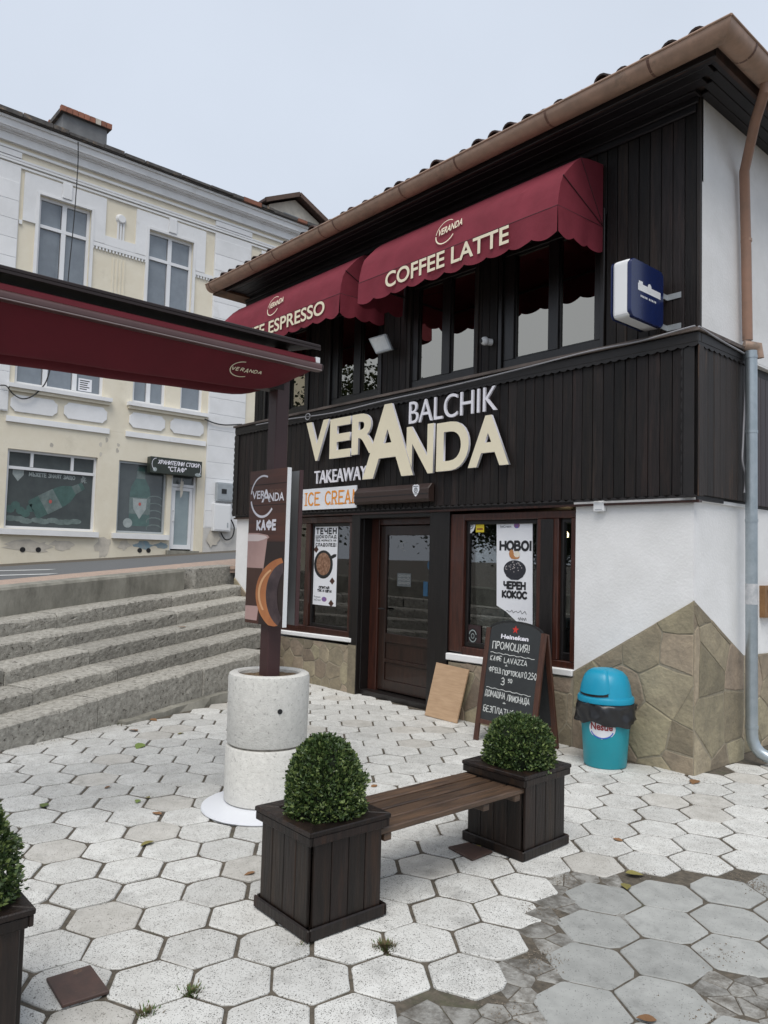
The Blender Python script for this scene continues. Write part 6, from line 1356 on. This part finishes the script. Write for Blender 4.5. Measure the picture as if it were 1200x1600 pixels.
# swing bin
bi = thing('litter_bin', (-3.43, 5.42, 0), 'blue plastic swing top litter bin with black liner at the stone corner', 'bin')
bc = Vector((-3.43, 5.42, 0))
m_ = MB(); m_.lathe(bc, [(.01,.004),(.158,.004),(.165,.014),(.198,.52),(.196,.53),(.01,.53)], 40); auto_smooth(m_.build('body', bin2_m, bi), 40)
nn = 56; rows = []
rr = random.Random(5); ph = [rr.uniform(0,6.28) for _ in range(8)]
for j, (z, r_) in enumerate(((.502,.204),(.4985,.219),(.485,.225),(.46,.224),(.43,.222),(.395,.226),(.365,.224),(.345,.218))):
    row = []
    for k in range(nn):
        a = 2*math.pi*k/nn; cr_ = .010*math.sin(a*5+ph[0]+j*.7)+.007*math.sin(a*11+ph[1]-j*1.1)+.005*math.sin(a*19+ph[2]+j*2.3)
        wide = .05*max(0, math.cos(a-R(150)))**4*(1-(j-4)**2/20)
        zz = z+(0 if j < 2 else .016*math.sin(a*3+ph[3])+.010*math.sin(a*7+ph[4]+j)); row.append(bc+Vector(((r_+cr_*min(1,j/2)+wide)*math.cos(a), (r_+cr_*min(1,j/2)+wide)*math.sin(a), zz)))
    rows.append(row)
m_ = MB(); m_.grid(rows, True); m_.build('bin_liner', bag_m, bi, smooth=True)
m_ = MB(); m_.lathe(bc, [(.212,.500),(.218,.505),(.219,.535),(.212,.548),(.203,.55),(.198,.57),(.186,.64),(.165,.70),(.13,.738),(.08,.757),(.002,.764)], 40); auto_smooth(m_.build('dome_lid', bin_m, bi), 40)
# the swing flap: a raised curved panel on the street side of the dome with a dark slot below
a0 = R(-92)
def dome(a, s_, off): 
    pr = [(.203,.55),(.198,.57),(.186,.64),(.165,.70),(.13,.738),(.08,.757),(.03,.763)]; k = s_*(len(pr)-1); i = min(int(k), len(pr)-2); f_ = k-i
    r_ = pr[i][0]*(1-f_)+pr[i+1][0]*f_+off*.8; z = pr[i][1]*(1-f_)+pr[i+1][1]*f_+off*.6; return bc+Vector((r_*math.cos(a), r_*math.sin(a), z))
rows = []; 
for j in range(9): s_ = .12+.80*j/8; hw = R(44)*(1-.1*s_); rows.append([dome(a0+hw*(2*k/12-1), s_+.10*(abs(2*k/12-1)**3)*(1 if j == 0 else 0), .016 if 0 < k < 12 and j < 8 else .002) for k in range(13)])
m_ = MB(); m_.grid(rows); m_.build('swing_flap', bin_m, bi, smooth=True)
m_ = MB(); rows = []
for s_, o in ((.02,.003),(.14,.004)): rows.append([dome(a0+R(40)*(2*k/12-1), s_+.08*abs(2*k/12-1)**2, o) for k in range(13)])
m_.grid(rows); m_.build('slot', black_m, bi)
# round brand label wrapped on the body
av = R(-66); 
def onbin(u, v, d=.002):
    r_ = .165+(.198-.165)*(v-.014)/.506+d; a = av+u/.185; return bc+Vector((r_*math.cos(a), r_*math.sin(a), v))
def bpoly(mb, pts, d): mb.poly([onbin(x, y, d) for x, y in pts])
def wrapped_disc(cx, cz, rx, rz, d, mat, name, n=28):
    m_ = MB(); rows = []
    for j in range(7):
        v = -1+2*j/6; hw = math.sqrt(max(0, 1-v*v)); rows.append([onbin(cx+rx*hw*(2*k/10-1), cz+rz*v, d) for k in range(11)])
    m_.grid(rows); m_.build(name, mat, bi, smooth=True)
wrapped_disc(0, .312, .105, .078, .0015, sheet_m, 'label')
m_ = MB(); 
def bstroke(pts, th, d):
    for i in range(len(pts)-1):
        a, b = onbin(*pts[i], d), onbin(*pts[i+1], d); t = b-a; n = Vector((a.x-bc.x, a.y-bc.y, 0)).normalized().cross(t).normalized()*th/2; m_.poly([a-n, b-n, b+n, a+n])
bstroke([(.088*math.cos(R(a)), .306+.064*math.sin(R(a))) for a in range(195, 350, 10)], .009, .003); m_.build('label_swoosh', M('label_blue', (.03,.12,.50), rough=.4, rand=0), bi)
me = font_mesh('Nestle', .03); co = [v.co.copy() for v in me.vertices]; lo = min(c.x for c in co); hi = max(c.x for c in co); hz = max(c.y for c in co)
for v, c in zip(me.vertices, co): v.co = onbin(-.088+.17*(c.x-lo)/(hi-lo), .306+.055*c.y/hz, .0032)
me.materials.clear(); me.materials.append(M('label_red', (.30,.03,.03), rough=.4, rand=0)); link(bpy.data.objects.new('label_lettering', me), bi)
# leaning board
lb_ = MB(); a, b = Vector((-5.585, 5.545, .002)), Vector((-5.135, 5.535, .002)); c, d = Vector((-5.105, 5.664, .512)), Vector((-5.555, 5.668, .53))
nn_ = (b-a).cross(d-a).normalized()*.018; nn_ = nn_ if nn_.y < 0 else -nn_
lb_.prism([a, b, c, d], nn_); tag(lb_.build('leaning_board', ply_m, bevel=.002), 'bare brown particle board leaning on the wall beside the cafe door', 'board')

# ================================================================== SMALL THINGS ON THE GROUND
def plate(corners, label, h=.012):
    m_ = MB(); m_.prism([PZ(x, y, .003) for x, y in corners], (0,0,h)); return tag(m_.build('metal_plate', rust_m, bevel=.002), label, 'plate', 'loose brown plates on the paving')
plate(((72,1533),(141,1512),(171,1553),(97,1576)), 'square brown rusty plate on the paving at lower left')
plate(((700,1326),(738,1346),(770,1333),(732,1319)), 'brown plate on the paving beneath the bench')
leafm = [M('green_leaf', (.10,.16,.03), (.16,.20,.05), 20, .6, rand=.3), M('yellow_leaf', (.26,.25,.06), (.20,.15,.05), 20, .6, rand=.2), M('brown_leaf', (.24,.12,.05), (.15,.08,.035), 20, .7, rand=.3)]
def leaf_mesh(m, k):
    rr = random.Random(k); mb = MB(); n = 6; L = 1; rows = []
    for i in range(n+1):
        u = i/n; hw = .34*math.sin(math.pi*u**.8)+.01; cz = .22*u*(1-u)*rr.uniform(.4,1.4); rows.append([(u*L-.5, -hw, .10*hw+cz+.02), (u*L-.5, 0, cz), (u*L-.5, hw, .16*hw+cz)])
    mb.grid(rows); return mb.mesh('fallen_leaf', m, smooth=True)
LM = [[leaf_mesh(m, k*3+j) for j in range(3)] for k, m in enumerate(leafm)]
LV = [(69,1258,0,.09,'small green leaf lying near the left planter shrub'),(215,1252,0,.06,'green leaf lying on the paving left of the concrete rings'),(231,1246,1,.05,'small yellowish leaf beside the green leaf near the concrete rings'),(230,1318,1,.085,'yellow green leaf on the paving below the white base disc'),(218,1166,0,.13,'broad green leaf lying below the lowest stone step'),(208,1141,2,.11,'dry tan leaf at the foot of the steps'),(282,1146,1,.07,'yellow leaf between the steps and the concrete rings'),(168,1230,2,.05,'tiny brown leaf on the paving below the steps'),(245,1271,2,.07,'brown crumpled leaf in the joint left of the base disc'),(965,1312,2,.06,'brown leaf on the white paving right of the far planter'),(992,1366,1,.10,'yellow leaf at the edge of the grey paving'),(978,1385,1,.08,'dry olive leaf on the first grey paver'),(1085,1222,2,.12,'brown leaf at the foot of the stone corner'),(585,1228,2,.06,'tan leaf on the paving behind the bench'),(748,1322,1,.05,'yellowish leaf on the plate beneath the bench'),(395,982,2,.10,'dry leaf on the steps beside the sign'),(128,1032,0,.05,'small leaf on a tread of the stone steps'),(1010,1592,2,.07,'orange brown leaf in the broken grey paving at the bottom edge'),(240,1125,2,.09,'reddish dry leaf against the lowest step'),(390,1365,2,.06,'brown leaf left of the near planter')]
for x, y, k, s_, lab_ in LV:
    q = PZ(x, y, .006)
    if y in (982, 1032): q = stp(*( (2.9,2) if y == 982 else (.25,2)), .12, 0); q.z = ztop(2.9 if y == 982 else .25, 2)+.008
    o = inst('fallen_leaf', rnd.choice(LM[k]), None, q, (R(rnd.uniform(-8,8)), R(rnd.uniform(-8,8)), rnd.uniform(0,6.28))); o.scale = (s_, s_*.9, s_*.7); tag(o, lab_, 'leaf', 'fallen leaves on the plaza')
def weed(px, py, n, h, spread, mats, label, name='weed_tuft'):
    q = PZ(px, py, -.006); m_ = MB()
    for k in range(n):
        a = rnd.uniform(0,6.28); r_ = abs(rnd.gauss(0,spread)); b = q+Vector((r_*math.cos(a), r_*math.sin(a), 0)); d = Vector((math.cos(a)*rnd.uniform(.1,1), math.sin(a)*rnd.uniform(.1,1), rnd.uniform(.4,1.2))).normalized()*h*rnd.uniform(.4,1.1); s_ = d.cross(Vector((0,0,1))).normalized()*rnd.uniform(.0015,.004)
        m_.cur = rnd.randrange(len(mats)); m_.add([b-s_, b+s_, b+d*.6+s_*.8, b+d, b+d*.6-s_*.8], [(0,1,2,4),(4,2,3)])
    tag(m_.build(name, mats, recalc=False), label, 'weed', 'weeds in the paving joints')
gm = M('weed_green', (.06,.11,.025), (.10,.15,.04), 30, .6, rand=0); dm = M('weed_dry', (.16,.12,.06), (.10,.075,.04), 30, .8, rand=0)
weed(300,1553,160,.028,.02,[gm,gm,dm],'small green weed in a joint below the near planter'); weed(228,1586,120,.03,.02,[gm,dm],'low weed in the joint at the bottom edge'); weed(602,1482,620,.028,.022,[dm,dm,gm],'dry brown weed tuft right of the near planter'); weed(180,1131,200,.04,.05,[gm,dm],'mossy weed at the foot of the steps'); weed(470,1478,60,.02,.02,[gm,dm],'tiny weed under the corner of the near planter')

# ================================================================== STREET TREES left of the view (they show as reflections in the cafe's windows)
tl_m = [M('street_leaf_dark', (.025,.045,.014), (.04,.06,.02), 8, .5, rand=0), M('street_leaf_olive', (.075,.085,.025), (.05,.065,.02), 8, .5, rand=0)]
def street_tree(x, y, h, r_, label, seed):
    rr = random.Random(seed); z0 = SZ(x, y)-.05; t = thing('street_tree', (x, y, z0), label, 'tree', 'street trees reflected in the windows')
    m_ = MB(); m_.tube([(x,y,z0-.1),(x+.05,y,z0+h*.25),(x-.05,y+.06,z0+h*.5),(x,y,z0+h*.8)], [.16,.13,.09,.03], 9); tr = m_.build('trunk', twig_m, t, smooth=True)
    tips = []
    for k in range(9):
        a = rr.uniform(0,6.28); b = Vector((x,y,z0+h*rr.uniform(.3,.6))); e = Vector((x+math.cos(a)*r_*rr.uniform(.5,.85), y+math.sin(a)*r_*rr.uniform(.5,.85), z0+h*rr.uniform(.5,.92))); tips += [e, (b+e)/2]
        l_ = MB(); l_.tube([b, (b+e)/2+Vector((0,0,.15)), e], [.06,.04,.015], 6); l_.build('limb', twig_m, tr, smooth=True)
    tips.append(Vector((x,y,z0+h*.85))); m_ = MB()
    for k in range(15000):
        c = rr.choice(tips); p = c+Vector((rr.gauss(0,.32)*r_, rr.gauss(0,.32)*r_, rr.gauss(0,.10)*h)); d = Vector((rr.gauss(0,1),rr.gauss(0,1),rr.gauss(0,1))).normalized(); e = d.orthogonal().normalized()*.045; m_.cur = rr.randrange(2); m_.poly([p, p+d*.05+e, p+d*.12, p+d*.05-e])
    m_.build('crown', tl_m, t, recalc=False)
for k, (x, y, h, r_) in enumerate(((-16.6,-.9,6.0,1.5),(-15.2,-7.0,4.4,2.6),(-17.0,-11.5,4.6,2.8),(-12.5,-14.5,4.4,2.8))):
    street_tree(x, y, h, r_, ('nearest', 'second', 'third', 'farthest')[k]+' dark street tree mirrored in the cafe glass, outside the picture', 50+k)
